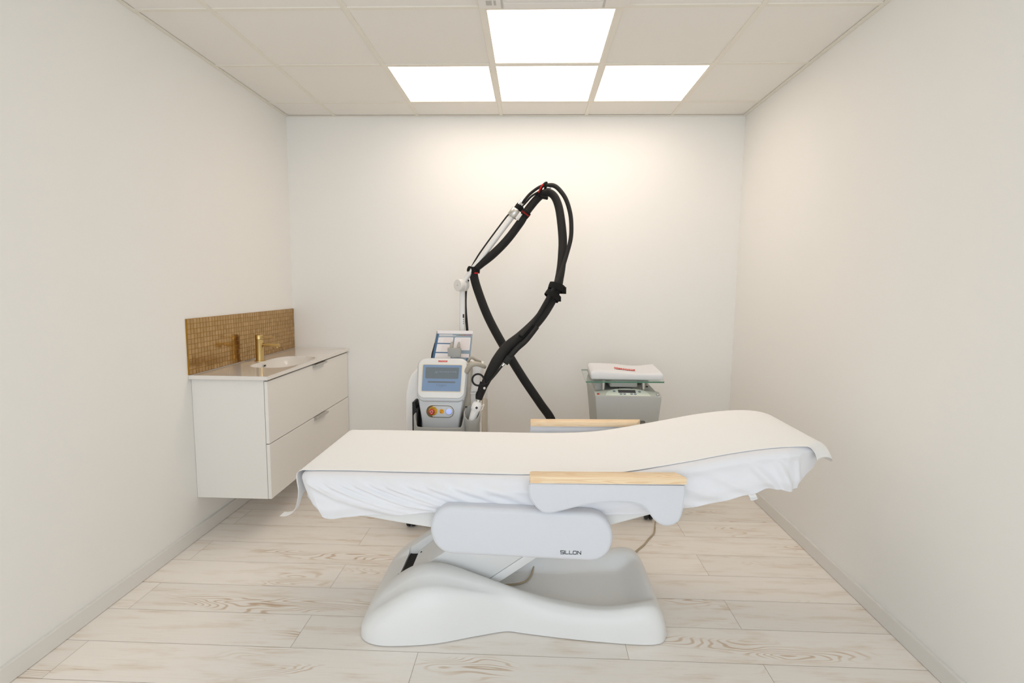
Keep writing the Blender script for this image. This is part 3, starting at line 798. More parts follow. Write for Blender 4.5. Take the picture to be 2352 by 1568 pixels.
# taupe inlay on right side
bm = bmesh.new(); Q = [(3.10,.12),(3.10,.56),(3.14,.64),(3.22,.68),(3.45,.62),(3.45,.12)]
slab(bm, Q, lambda u,v,h:(h,u,v), -.296,-.2845,.002,2); obj('side_inlay', bm, M['recess'], lm, angle=40)
bm = bmesh.new(); Q = [(-.300,.10),(-.300,.70),(-.310,.80),(-.306,.83),(-.290,.845),(-.281,.83),(-.276,.70),(-.274,.10)]
slab(bm, Q, lambda u,v,h:(u,h,v), 3.44,3.48,.004,2); obj('rear_fin', bm, M['mwhite'], lm, angle=40)
# chassis front foot
bm = bmesh.new(); box(bm, -.70,-.30,2.85,3.10,.09,.20,.03,4); obj('chassis', bm, M['silver'], lm, angle=40)
# silver pillar between console and housing, and taupe grip
bm = bmesh.new(); slab(bm, [(-.395,.20),(-.395,.86),(-.372,.925),(-.345,.935),(-.340,.88),(-.352,.75),(-.352,.20)], lambda u,v,h:(u,h,v), 3.00,3.06,.006,3); obj('pillar_trim', bm, M['handlegrey'], lm, angle=40)
bm = bmesh.new(); tube(bm, catmull([(-.385,3.03,.84),(-.368,2.985,.885),(-.345,2.965,.920),(-.322,2.965,.932),(-.296,2.975,.928),(-.272,2.99,.915),(-.262,3.0,.908)],6), [.007+.008*math.sin(PI*(.15+.75*k/36)) for k in range(37)], 12, flat=.9); obj('grip', bm, M['handlegrey'], lm, smooth=True)
bm = bmesh.new(); tube(bm, catmull([(-.385,3.08,.90),(-.352,3.06,.955),(-.325,3.07,.94),(-.30,3.1,.925)],6), .009, 10); obj('grip', bm, M['handlegrey'], lm, smooth=True)
# console: screen head leaning back, control panel below. local frame: u right, v up along tilted face, h out of the face
cxm = -.508
tilt_s = math.atan2(.095,.225)
Fs = frame((cxm,2.928,.742), (1,0,0), (0,math.sin(tilt_s),math.cos(tilt_s)))
sf = lambda u,v,h: tuple(Fs@Vector((u,v,h)))
def trap(w0, w1, h0, h1, r):
    """rounded trapezoid outline: width w0 at h0, w1 at h1"""
    P = rrect(-.5,.5,0,1,.5); out = []
    hh = h1-h0
    for (x,y) in rrect(-w1/2,w1/2,0,hh,r,7):
        f = (y/hh); w = w0+(w1-w0)*f; out.append((x*w/w1, h0+y))
    return out
bm = bmesh.new(); slab(bm, trap(.272,.304,-.022,.234,[.055,.055,.045,.045]), sf, -.055,-.003,.012,4); con = obj('screen_housing', bm, M['silver'], lm, angle=40)
bm = bmesh.new(); slab(bm, trap(.262,.284,-.004,.226,[.045,.045,.038,.038]), sf, -.004,.0045,.004,3); bez = obj('bezel', bm, M['silverlight'], con, angle=40)
bm = bmesh.new(); slab(bm, trap(.232,.236,.030,.194,.010), sf, .003,.0055,.0015,2); obj('screen_border', bm, M['cream'], bez, angle=40)
bm = bmesh.new(); slab(bm, trap(.220,.224,.035,.189,.006), sf, .0045,.0062,.0005,1); scr = obj('screen', bm, M['screen'], con)
bm = bmesh.new(); slab(bm, trap(.190,.194,.108,.174,.006), sf, .006,.0066,.0002,1); slab(bm, trap(.158,.158,.083,.093,.004), sf, .006,.0066,.0002,1); obj('screen_graphic', bm, M['screenbox'], scr)
text('screen_text', 'Power config: percentage 50%, 5%, 30%, 80%,', .0068, Fs@Matrix.Translation((.022,.148,.0072)), M['screentxt'], scr, .0001)
text('screen_text', 'is 50%', .0068, Fs@Matrix.Translation((-.035,.141,.0072)), M['screentxt'], scr, .0001)
text('screen_text', 'In progress', .013, Fs@Matrix.Translation((.0,.071,.0072)), M['screenbox'], scr, .0001)
text('screen_text', 'please wait', .005, Fs@Matrix.Translation((.0,.061,.0072)), M['screenbox'], scr, .0001)
bm = bmesh.new(); slab(bm, rrect(-.026,.026,.206,.216,.0008), sf, .004,.0052,.0002,1); lg = obj('logo_plate', bm, M['red'], bez)
text('lettering', 'LUTRONIC', .0095, Fs@Matrix.Translation((0,.211,.0056)), M['white_ink'], lg, .0002)
# control panel body
tl = math.atan2(.02,.20)
Fc = frame((cxm-.001,2.918,.54), (1,0,0), (0,math.sin(tl),math.cos(tl)))
cf = lambda u,v,h: tuple(Fc@Vector((u,v,h)))
bm = bmesh.new()
P = []
for f in [k/14 for k in range(15)]:
    v_ = -.06+.262*f; P.append((sinterp(v_, [(-.06,.1005),(0,.102),(.06,.108),(.13,.1195),(.17,.127),(.202,.1335)]), v_))
P = P+[(-a,b) for a,b in P[::-1]]
slab(bm, P, cf, -.11,0,.010,4); cp = obj('control_panel', bm, M['silver'], lm, angle=45)
z0c = .122
bm = bmesh.new(); slab(bm, rrect(-.085,.080,z0c-.038,z0c+.038,.037,8), cf, -.004,.0022,.0018,2); rr_ = obj('recess_rim', bm, M['silverlight'], cp, angle=40)
bm = bmesh.new(); slab(bm, rrect(-.082,.077,z0c-.035,z0c+.035,.034,8), cf, -.004,.0028,.0006,1); obj('recess_shadow_gap', bm, M['chilldark'], rr_, angle=40)
bm = bmesh.new(); slab(bm, rrect(-.046,.073,z0c-.031,z0c+.031,[.030,.004,.004,.030],8), cf, -.002,.0040,.0008,1); obj('control_plate', bm, M['silver'], rr_, angle=40)
bm = bmesh.new(); slab(bm, rrect(-.080,-.012,z0c-.034,z0c+.034,.0335,10), cf, -.002,.0036,.0006,1); obj('button_well', bm, mat('brown_well',(120,96,52),.5), rr_, angle=40)
nC = Vector(Fc.col[2][:3])
bm = bmesh.new(); lathe(bm, [(0,.006),(.023,.006),(.025,.004),(.025,0)], cf(-.043,z0c+.002,.003), nC, 28); ye = obj('button_collar', bm, M['yellow'], cp, angle=40)
text('lettering', 'EMERGENCY', .0065, Fc@Matrix.Translation((-.043,z0c+.020,.0095)), M['ink'], ye, .0001)
text('lettering', 'STOP', .0055, Fc@Matrix.Translation((-.040,z0c-.0185,.0095)), M['ink'], ye, .0001)
bm = bmesh.new(); lathe(bm, [(0,.032),(.013,.032),(.0165,.029),(.0165,.022),(.011,.018),(.011,.004)], cf(-.046,z0c+.001,.003), nC, 28); rb = obj('emergency_button', bm, M['redbtn'], cp, angle=40)
bm = bmesh.new(); ctrp = Vector(cf(-.046,z0c+.001,.0356))
for k in range(3):
    pts = [tuple(ctrp+Vector(Fc.col[0][:3])*.0078*math.cos(a)+Vector(Fc.col[1][:3])*.0078*math.sin(a)) for a in [k*2*PI/3+.1+j*.17 for j in range(10)]]
    tube(bm, pts, .0012, 6)
obj('button_marking', bm, M['white_ink'], rb)
bm = bmesh.new(); lathe(bm, [(0,.001),(.0135,.001),(.0135,0)], cf(.006,z0c+.001,.004), nC, 24); st_ = obj('sticker', bm, M['orange'], cp)
text('lettering', 'STOP', .0052, Fc@Matrix.Translation((.006,z0c+.005,.0053)), M['ink'], st_, .0001)
bm = bmesh.new(); box(bm,-.002,.002,-.002,.002,-.0001,.0001, mtx=Fc@Matrix.Translation((.001,z0c-.004,.0053))); obj('sticker_dot', bm, M['ink'], st_)
bm = bmesh.new(); lathe(bm, [(0,.003),(.0185,.003),(.0205,.001),(.0205,0)], cf(.048,z0c+.001,.004), nC, 28); pb = obj('power_button', bm, M['alu'], cp, angle=40)
c0 = Vector(cf(.048,z0c+.001,.0075)); U_, V_ = Vector(Fc.col[0][:3]), Vector(Fc.col[1][:3])
bm = bmesh.new(); tube(bm, [c0+(U_*math.cos(a)+V_*math.sin(a))*.0125 for a in [2*PI*k/28 for k in range(28)]], .0018, 6, closed=True)
tube(bm, [c0+(U_*math.cos(a)+V_*math.sin(a))*.0055 for a in [PI/2+.6+(2*PI-1.2)*k/16 for k in range(17)]], .0009, 6); tube(bm, [c0+V_*.001, c0+V_*.008], .0009, 6)
obj('button_ring', bm, M['ringlight'], pb)
# U-shaped tray around the lower console
bm = bmesh.new(); path = [(-.655,3.0),(-.655,2.90),(-.648,2.875),(-.62,2.852),(-.58,2.842),(-.50,2.838),(-.43,2.842),(-.395,2.852),(-.368,2.875),(-.361,2.90),(-.361,3.0)]
pp = catmull([(a,b,0) for a,b in path], 5); rims = []
n = len(pp)
def toph(k):
    x = (pp[k].x+.508)/.147; yb = sst(2.93,2.84,pp[k].y); return .652-.062*sst(1.005,.86,abs(x))-.0*yb
outer = inset2d([(p.x,p.y) for p in pp], 0)
for k, p in enumerate(pp):
    t = (pp[min(k+1,n-1)]-pp[max(k-1,0)]).normalized(); nn = Vector((t.y,-t.x,0))
    zt = toph(k); col = []
    for (o_, z_) in ((0,.16),(0,.40),(0,zt-.006),(.002,zt-.001),(.005,zt),(.008,zt-.001),(.010,zt-.006),(.010,.30)):
        q = p-nn*o_ * -1 if False else p+Vector((-t.y,t.x,0))*o_
        col.append(bm.verts.new((q.x,q.y,z_)))
    rims.append(col)
for a, b in zip(rims, rims[1:]):
    for k in range(len(a)-1): bm.faces.new((a[k],a[k+1],b[k+1],b[k]))
obj('front_tray', bm, M['binplastic'], lm, angle=50)
bm = bmesh.new(); slab(bm, rrect(-.640,-.376,2.87,3.02,.02), lambda u,v,h:(u,v,h), .16,.34,.005,2); obj('tray_floor', bm, M['binplastic'], lm, angle=40)
bm = bmesh.new(); slab(bm, [(-.672,.45),(-.672,.71),(-.655,.715),(-.650,.675),(-.637,.675),(-.640,.45)], lambda u,v,h:(u,h,v), 2.93,3.03,.003,2); obj('side_latch', bm, M['black'], lm, angle=40)
# handpiece cup
cxp, cyp, rc = -.327, 2.905, .0465
bm = bmesh.new(); seg = 40; rr2 = []
for (r, z) in ((rc*.93,.15),(rc*.95,.56),(rc*.93,-.052),(rc*1.0,-.046),(rc*1.02,-.006),(rc*.99,0),(rc*.86,0),(rc*.82,-.007),(rc*.78,.40),(0,.40)):
    ring = []
    for k in range(seg):
        a = 2*PI*k/seg; top = .664+.036*math.sin(a)
        zz = z if z >= .15 else top+z; ring.append(bm.verts.new((cxp+r*math.cos(a), cyp+r*math.sin(a), zz)))
    rr2.append(ring)
for a, b in zip(rr2, rr2[1:]):
    for k in range(seg): bm.faces.new((a[k],a[(k+1)%seg],b[(k+1)%seg],b[k]))
bmesh.ops.remove_doubles(bm, verts=bm.verts, dist=.0001)
obj('handpiece_cup', bm, M['binplastic'], lm, angle=50)
# handpiece
hb = Vector((-.338,2.895,.585)); ht = Vector((-.293,2.925,.732)); hd = (ht-hb).normalized()
bm = bmesh.new(); lathe(bm, [(0,0),(.018,.002),(.021,.02),(.0225,.08),(.0235,.095),(.0275,.100),(.0285,.106),(.0280,.128),(.024,.140),(.016,.147),(0,.148)], hb, hd, 28); hp = obj('handpiece', bm, M['mwhite'], lm, angle=45)
bm = bmesh.new(); lathe(bm, [(.0125,.145),(.0125,.165),(.011,.167),(0,.167)], hb, hd, 20); obj('connector', bm, M['alu'], hp, angle=45)
q = hb+hd*.118+Vector((.004,-.0285,0)); bm = bmesh.new(); sfm = frame(q, (1,0,0), hd); box(bm,-.006,.006,-.006,.006,-.002,.0015, mtx=sfm@Matrix.Rotation(PI/4,4,'Z')); obj('diamond_mark', bm, M['ink'], hp)
bm = bmesh.new(); tube(bm, catmull([hb+hd*.12+Vector((.026,-.005,0)), hb+hd*.13+Vector((.04,-.01,.004)), hb+hd*.10+Vector((.036,-.01,0))],5), .0022, 8); obj('clip', bm, M['mwhite'], hp, smooth=True)
bm = bmesh.new(); box(bm, cxp-.043,cxp-.030,cyp+.018,cyp+.028,.688,.6935,.001,1); obj('cup_sensor', bm, M['ink'], bpy.data.objects['handpiece_cup'])
# badge
bm = bmesh.new(); box(bm, -.3565,-.307,3.034,3.0485,.7395,.7715,.002,1) ; bd = obj('badge', bm, M['mwhite'], lm)
bm = bmesh.new()
for a in ((-.355,-.309,.741,.742),(-.355,-.309,.769,.770),(-.355,-.354,.741,.770)): box(bm, a[0],a[1],3.0330,3.0345,a[2],a[3])
obj('badge_border', bm, M['recess'], bd)
text('lettering', 'CLARITY II', .0078, frame((-.331,3.0332,.7555),(1,0,0),(0,0,1)), M['ink'], bd, .0003)
# articulated support arm
bm = bmesh.new(); slab(bm, rrect(-.4645,-.4295,3.383,3.417,.008), lambda u,v,h:(u,v,h), .70,1.345,.003,2); pl = obj('arm_post', bm, M['silverlight'], lm, angle=40)
bm = bmesh.new()
for z in (1.155,1.142,1.129): lathe(bm, [(0,.001),(.0025,.001),(.003,0)], (-.437,3.382,z), (0,-1,0), 10)
box(bm, -.442,-.433,3.3815,3.384,1.166,1.190); obj('post_marks', bm, M['ink'], pl)
bm = bmesh.new(); lathe(bm, [(0,0),(.035,0),(.038,.003),(.038,.036),(.036,.038),(.036,.040),(.038,.042),(.038,.067),(.035,.070),(0,.070)], (-.470,3.338,1.374), (.62,.78,0), 36); jt = obj('elbow_joint', bm, M['silverlight'], lm, angle=40)
bm = bmesh.new(); lathe(bm, [(0,.0012),(.004,.0012),(.005,0)], (-.470,3.338,1.374), (-.62,-.78,0), 14); obj('screw', bm, M['recess'], jt)
a0, a1 = Vector((-.432,3.36,1.400)), Vector((-.130,3.34,1.802))
bm = bmesh.new(); tube(bm, [a0,a1], [.0155,.0195], 20); ua = obj('upper_arm', bm, M['silverlight'], lm, angle=50)
ad_ = (a1-a0).normalized()
bm = bmesh.new(); lathe(bm, [(0,-.01),(.030,-.004),(.033,0),(.033,.046),(.030,.050),(0,.044)], a1, ad_, 28); col_ = obj('clamp_collar', bm, M['alu'], lm, angle=40)
bm = bmesh.new(); Fk = frame(a1+Vector((.030,-.012,-.012)), ad_, (-.3,-.9,.2)); box(bm,-.008,.042,-.012,.012,-.009,.012,.002,2,mtx=Fk); box(bm,-.008,.042,-.012,.012,.0135,.020,.001,1,mtx=Fk); obj('clamp_block', bm, M['silverlight'], col_, angle=40)
bm = bmesh.new(); lathe(bm, [(0,.0),(.021,.0),(.021,.066),(.019,.069),(0,.069)], a1+ad_*.046, ad_, 24); obj('arm_tip', bm, M['chrome'], col_, angle=40)
# hoses
HP = [(-.288,2.945,.765),(-.265,2.95,.809),(-.234,2.965,.874),(-.194,2.985,.947),(-.139,3.02,1.02),(-.052,3.06,1.088),(.038,3.1,1.176),(.104,3.14,1.270),(.147,3.165,1.362),(.162,3.19,1.424),(.173,3.215,1.492),(.179,3.235,1.568),(.181,3.255,1.65),(.172,3.275,1.75),(.157,3.30,1.846),(.133,3.315,1.911),(.101,3.325,1.941),(.066,3.33,1.937),(.032,3.335,1.916),(-.010,3.335,1.869),(-.047,3.335,1.819),(-.079,3.34,1.764),(-.162,3.345,1.655),(-.249,3.35,1.568),(-.326,3.36,1.509),(-.362,3.365,1.479),(-.372,3.37,1.448),(-.347,3.38,1.347),(-.276,3.38,1.167),(-.169,3.38,.972),(-.054,3.38,.787),(.061,3.38,.62),(.142,3.38,.497),(.17,3.37,.33),(.10,3.35,.20),(-.05,3.33,.16),(-.26,3.32,.20)]
hpts = catmull(HP, 8)
def hr(k):
    f = k/8
    return interp(f, [(0,.014),(1.5,.024),(3,.033),(5,.033),(7,.029),(9,.0265),(12,.0265),(16,.0235),(20,.025),(25,.027),(29,.028),(36,.028)])
bm = bmesh.new(); tube(bm, hpts, [hr(k) for k in range(len(hpts))], 20); hose = obj('hose', bm, M['hose'], lm, smooth=True)
SP = [(-.066,3.32,1.88),(-.05,3.31,1.899),(-.02,3.31,1.933),(.03,3.3,1.968),(.072,3.295,1.98),(.121,3.28,1.977),(.159,3.27,1.947),(.197,3.26,1.89),(.223,3.25,1.806),(.23,3.235,1.723),(.226,3.22,1.655),(.208,3.2,1.581),(.183,3.17,1.498),(.159,3.14,1.431),(.138,3.12,1.382),(.110,3.108,1.334),(.079,3.095,1.278),(.04,3.075,1.21),(-.007,3.05,1.145),(-.064,3.015,1.087)]
bm = bmesh.new(); tube(bm, catmull(SP,8), [interp(k/8,[(0,.008),(3,.009),(5,.0135),(12,.0125),(19,.012)]) for k in range(153)], 14); obj('air_tube', bm, M['hose'], lm, smooth=True)
bm = bmesh.new(); tube(bm, catmull([(-.058,3.33,1.871),(-.042,3.325,1.888),(-.011,3.32,1.920),(.039,3.318,1.949),(.066,3.32,1.955)],8), .0065, 10); obj('air_tube', bm, M['black'], lm, smooth=True)
bm = bmesh.new(); tube(bm, catmull([(-.418,3.42,1.02),(-.418,3.42,1.084),(-.427,3.42,1.191),(-.430,3.42,1.276),(-.424,3.41,1.352),(-.41,3.40,1.41)],6), .0085, 10); obj('post_cable', bm, M['black'], lm, smooth=True)
bm = bmesh.new(); tube(bm, catmull([(-.410,3.385,1.44),(-.392,3.375,1.476),(-.330,3.365,1.58),(-.178,3.36,1.785),(-.150,3.355,1.815)],6), .005, 10); obj('arm_cable', bm, M['black'], lm, smooth=True)
# sheath at the handpiece end with cords
bm = bmesh.new(); lathe(bm, [(0,.160),(.017,.160),(.019,.17),(.024,.225),(.024,.26),(0,.262)], hb, hd, 20); obj('hose_boot', bm, M['hose'], lm, angle=50)
RC = Vector((-.296,2.925,.848)); ring = [RC+Vector((math.cos(a)*.0335,.012*math.sin(a/2),math.sin(a)*.0335)) for a in [-.9+ (2*PI-.2)*k/36 for k in range(37)]]
rp = catmull([(-.150,2.945,.935),(-.165,2.94,.922),(-.20,2.925,.878),(-.245,2.915,.830)]+[tuple(RC+Vector((math.cos(a)*.0325,-.004*0,math.sin(a)*.0325))) for a in [-1.1-k*.5 for k in range(11)]]+[(-.258,2.92,.812),(-.262,2.93,.785)], 5)
bm = bmesh.new(); tube(bm, rp, .0055, 10); obj('coiled_lead', bm, M['black'], lm, smooth=True)
bm = bmesh.new(); tube(bm, [(-.161,2.942,.926),(-.150,2.944,.940)], .0068, 12); obj('lead_connector', bm, M['chrome'], lm, angle=45)
bm = bmesh.new(); box(bm, -.266,-.252,2.905,2.92,.797,.811,.002,1); obj('lead_connector', bm, M['chrome'], lm, angle=45)
bm = bmesh.new(); tube(bm, catmull([(-.262,2.925,.80),(-.272,2.925,.765),(-.284,2.925,.735)],5), .003, 8); tube(bm, catmull([(-.284,2.94,.80),(-.304,2.925,.77),(-.306,2.925,.738)],5), .004, 8); obj('lead', bm, M['black'], lm, smooth=True)
def strap(center, axis, rx, w, label=None, extra=None):
    ax = Vector(axis).normalized()
    bm = bmesh.new(); lathe(bm, [(rx-.002,-w/2),(rx,-w/2),(rx+.001,0),(rx,w/2),(rx-.002,w/2)], center, ax, 28)
    if extra: box(bm, *extra, .001, 1)
    return obj('strap', bm, M['velcro'], lm, angle=45)
strap((.144,3.150,1.366), (.10,.08,.30), .048, .038, extra=(.178,.200,3.12,3.145,1.330,1.370))
s2 = strap((.122,3.138,1.318), (.20,.08,.30), .048, .036, extra=(.150,.170,3.11,3.13,1.285,1.312))
s3 = strap((-.049,3.335,1.818), (.60,0,.78), .031, .034)
text('lettering', 'LUTRONIC', .013, frame((-.048,3.298,1.813),(.82,0,-.57),(.57,0,.82)), M['redtext'], s3, .0008, sx=.85)
bm = bmesh.new(); tube(bm, [(-.098,3.34,1.843),(-.086,3.34,1.859),(-.078,3.34,1.869)], [.0245,.0255,.0245], 14); obj('strap', bm, M['velcro'], lm, angle=45)
bm = bmesh.new()
cpt = [(.040,3.355,1.935),(.036,3.312,1.925),(.040,3.288,1.948),(.056,3.280,1.975),(.072,3.288,1.992),(.080,3.31,1.995),(.074,3.345,1.975),(.058,3.362,1.945)]
tube(bm, catmull(cpt,6,closed=True), .0085, 10, closed=True); tube(bm, catmull([(.045,3.31,1.915),(.062,3.29,1.908),(.085,3.30,1.905)],4), .010, 8)
s4 = obj('strap', bm, M['velcro'], lm, smooth=True)
bm = bmesh.new(); tube(bm, catmull([(.033,3.292,1.938),(.038,3.278,1.952),(.048,3.271,1.970),(.058,3.270,1.984)],5), .0045, 8); obj('strap_stripe', bm, M['redtext'], s4, smooth=True)
bm = bmesh.new(); tube(bm, catmull([(.088,3.295,2.0),(.090,3.290,1.985),(.093,3.292,1.972)],4), .0055, 10); box(bm,.080,.108,3.285,3.305,1.962,1.972,.003,2); obj('hook', bm, M['alu'], s4, angle=45)
s5 = strap((-.364,3.368,1.470), (.03,0,1), .032, .040); 
bm = bmesh.new(); tube(bm, [(-.405,3.365,1.478),(-.388,3.36,1.472)], [.019,.022], 14); box(bm,-.362,-.340,3.330,3.336,1.446,1.453,.001,1); obj('strap', bm, M['velcro'], lm, angle=45)
bm = bmesh.new(); box(bm,-.362,-.338,3.3285,3.3345,1.4465,1.4545,.001,1); obj('strap_print', bm, M['redtext'], s5)
# cable clip box on the lower hose
bm = bmesh.new(); Fb = frame((-.135,2.985,.955), (.55,0,.8), (0,1,0)); box(bm,-.024,.024,-.018,.018,-.018,.018,.004,2,mtx=Fb); obj('hose_clip', bm, M['black'], lm, angle=45)
bm = bmesh.new(); tube(bm, catmull([(-.125,2.985,.97),(-.08,3.0,1.02),(-.03,3.02,1.065),(.03,3.06,1.14)],6), .016, 12); obj('hose_sleeve', bm, M['black'], lm, smooth=True)
# booklet holder on the machine
bm = bmesh.new(); Q = [(-.486,.962),(-.488,1.010),(-.410,1.008),(-.412,.955)]
slab(bm, Q, lambda u,v,h:(u,h+.04*(v-.96),v), 3.075,3.045,.003,2); ch = obj('holder_block', bm, M['binplastic'], lm, angle=40)
bm = bmesh.new()
for x in (-.470,-.428): slab(bm, [(x-.008,1.0),(x+.010,1.0),(x+.012,1.03),(x+.008,1.045),(x,1.044),(x-.008,1.02)], lambda u,v,h:(u,h,v), 3.062,3.078,.003,2)
obj('holder_prong', bm, M['handlegrey'], ch, angle=40)
bm = bmesh.new(); slab(bm, [(-.606,.93),(-.604,.96),(-.590,1.02),(-.578,1.040),(-.45,1.04),(-.45,.93)], lambda u,v,h:(u,h+.3*(v-.93),v), 3.165,3.150,.004,2); obj('tablet_holder', bm, M['black'], lm, angle=40)
# booklet (own thing)
B00, B10, B11, B01 = Vector((-.594,3.10,.915)), Vector((-.364,3.10,.912)), Vector((-.352,3.165,1.103)), Vector((-.567,3.165,1.102))
bn = (B10-B00).cross(B01-B00).normalized()
def bk(u,v,h): 
    p = B00*(1-u)*(1-v)+B10*u*(1-v)+B11*u*v+B01*(1-u)*v; return tuple(p+bn*h)
bkl = thing('booklet', 'spiral-bound blue and white settings booklet propped up behind the touchscreen', 'booklet', (-.47,3.12,.91))
bm = bmesh.new(); slab(bm, [(0,0),(1,0),(1,1),(0,1)], bk, -.004,0,.0,1); obj('pages', bm, M['book_white'], bkl)
def card(name, rects, m, h, parent):
    bm = bmesh.new()
    for (a,b,c,d) in rects:
        vs = [bm.verts.new(bk(x,y,h)) for x,y in ((a,c),(b,c),(b,d),(a,d))]; ws = [bm.verts.new(bk(x,y,h-.0006)) for x,y in ((a,c),(b,c),(b,d),(a,d))]
        bm.faces.new(vs)
        for k in range(4): bm.faces.new((vs[k],ws[k],ws[(k+1)%4],vs[(k+1)%4]))
    return obj(name, bm, m, parent)
pg = card('printed_page', [(0,1,.02,.90)], M['book_pale'], .0006, bkl)
card('page_band', [(0,.06,.02,.90),(.06,.50,.58,.61),(.06,.50,.30,.33),(.9,1,.02,.16),(.5,.9,.02,.10)], M['book_blue'], .0010, pg)
card('page_table', [(.07,.48,.61,.78),(.07,.48,.33,.575),(.07,.48,.05,.295),(.52,.96,.40,.78),(.52,.96,.18,.29)], M['book_white'], .0013, pg)
card('page_row', [(.22,.46,.625+.035*k,.629+.035*k) for k in range(4)]+[(.2,.46,.36+.04*k,.364+.04*k) for k in range(5)]+[(.70,.94,.42+.034*k,.424+.034*k) for k in range(10)]+[(.55,.94,.20+.03*k,.203+.03*k) for k in range(3)], M['book_line'], .0015, pg)
card('page_heading', [(.08,.45,.855,.875),(.08,.55,.832,.845),(.10,.47,.79,.80),(.54,.94,.79,.80)], M['book_white'], .0012, pg)
card('page_emblem', [(.62,.78,.85,.875)], M['book_tan'], .0012, pg); card('page_emblem', [(.78,.95,.848,.852),(.78,.95,.876,.880),(.78,.787,.85,.88),(.943,.95,.85,.88)], M['red'], .0013, pg)
bm = bmesh.new()
for k in range(26):
    v = .06+.90*k/25; c = Vector(bk(0.0,v,-.002)); tube(bm, [c+Vector((math.cos(a)*.0045,math.sin(a)*.0045,.001*math.sin(a))) for a in [2*PI*j/8 for j in range(8)]], .0009, 5, closed=True)
obj('spiral_binding', bm, M['ink'], bkl)

# ------------------------------------------------------------------ air chiller with glass tray
cl = thing('air_chiller', 'grey wheeled cooling device with small control display and glass shelf', 'medical device', (.57,3.27,0))
for x, y in ((.71,3.055),(.43,3.055),(.71,3.48),(.43,3.48)): caster(x, y, cl, .03)
# lofted body: width narrows downwards
bm = bmesh.new(); L_ = []
for z, x0, x1, yf, yb in ((.09,.44,.69,3.09,3.50),(.20,.425,.705,3.08,3.52),(.45,.405,.725,3.07,3.54),(.60,.392,.736,3.06,3.56),(.70,.382,.748,3.055,3.58),(.745,.378,.752,3.055,3.60)):
    L_.append([bm.verts.new((u,v,z)) for u,v in rrect(x0,x1,yf,yb,.022,5)])
L_.append([bm.verts.new((u,v,.752+.022*sst(.0,.35,v-3.09))) for u,v in rrect(.385,.745,3.062,3.595,.02,5)])
for a, b in zip(L_, L_[1:]):
    n = len(a)
    for k in range(n): bm.faces.new((a[k],a[(k+1)%n],b[(k+1)%n],b[k]))
bm.faces.new(L_[0][::-1]); bm.faces.new(L_[-1]); cbdy = obj('housing', bm, M['chill'], cl, angle=45)
# left upper fairing visible beside the front
bm = bmesh.new(); slab(bm, [(.388,.80),(.390,.72),(.402,.60),(.42,.50),(.45,.50),(.45,.80)], lambda u,v,h:(u,h,v), 3.16,3.56,.01,3); slab(bm, [(.39,.775),(.74,.775),(.735,.80),(.392,.80)], lambda u,v,h:(u,h,v), 3.30,3.56,.006,2); obj('top_fairing', bm, M['chill'], cl, angle=45)
# front fascia
bm = bmesh.new(); FP = [(.376,.742),(.470,.742)]
top = [(.374+.382*k/20, .742-.006*k/20+.0) for k in range(21)]
P = [(.410,.30),(.396,.50),(.384,.64),(.375,.735),(.380,.748)]+[(.40+.33*k/12, .748+.0*math.sin(PI*k/12)) for k in range(13)]+[(.752,.742),(.757,.732),(.748,.64),(.735,.50),(.720,.30)]
slab(bm, P[::-1], lambda u,v,h:(u,h,v), 3.062,3.035,.006,3); ff = obj('front_fascia', bm, M['chill'], cl, angle=45)
# sloped control top with keypad
def ct_(u,v,h):  # v: 0 front .. 1 back
    x = .376+(u)*.381; arch = math.sin(PI*u)*.018
    return (x, 3.037+.07*v, .744+v*(.014+arch)+h)
bm = bmesh.new(); Gc = []
for i in range(31): Gc.append([bm.verts.new(ct_(i/30, j/6, .001)) for j in range(7)])
for i in range(30):
    for j in range(6): bm.faces.new((Gc[i][j],Gc[i+1][j],Gc[i+1][j+1],Gc[i][j+1]))
tp = obj('control_top', bm, M['chilltop'], cl, angle=60); tp.modifiers.new('t','SOLIDIFY').thickness = .004
bm = bmesh.new(); Gc = []
for i in range(25):
    u = .155+.69*i/24; e = math.sqrt(max(0,1-((u-.5)/.345)**4)); vb = .03+.95*e
    Gc.append([bm.verts.new(ct_(u, .03+(vb-.03)*j/4, .0022)) for j in range(5)])
for i in range(24):
    for j in range(4):
        try: bm.faces.new((Gc[i][j],Gc[i+1][j],Gc[i+1][j+1],Gc[i][j+1]))
        except Exception: pass
bmesh.ops.remove_doubles(bm, verts=bm.verts, dist=.0002); kp = obj('keypad', bm, M['keypad'], tp, angle=60)
def onct(name, u0,u1,v0,v1,m,h,parent):
    bm = bmesh.new(); vs = [bm.verts.new(ct_(a,b,h)) for a,b in ((u0,v0),(u1,v0),(u1,v1),(u0,v1))]; ws = [bm.verts.new(ct_(a,b,h-.0012)) for a,b in ((u0,v0),(u1,v0),(u1,v1),(u0,v1))]
    bm.faces.new(vs)
    for k in range(4): bm.faces.new((vs[k],ws[k],ws[(k+1)%4],vs[(k+1)%4]))
    return obj(name, bm, m, parent)
onct('display', .36,.625,.42,.80,M['lcd'],.0036,kp)
for u, v in ((.30,.63),(.685,.60),(.395,.26),(.45,.26),(.555,.26),(.61,.26)):
    c = Vector(ct_(u,v,.0034)); bm = bmesh.new(); tube(bm, [c+Vector((math.cos(a)*.0062,math.sin(a)*.0058,.0018*math.sin(a))) for a in [2*PI*k/16 for k in range(16)]], .0014, 6, closed=True); obj('key', bm, M['blueink'], kp, smooth=True)
c = Vector(ct_(.05,.35,.001)); bm = bmesh.new(); lathe(bm, [(0,.001),(.0085,.001),(.0085,0)], c, (0,-.3,1), 18); obj('round_sticker', bm, M['red'], tp)
onct('square_sticker', .935,.975,.2,.55,M['blueink'],.002,tp)
onct('square_sticker', .94,.97,.26,.49,M['white_ink'],.0026,tp)
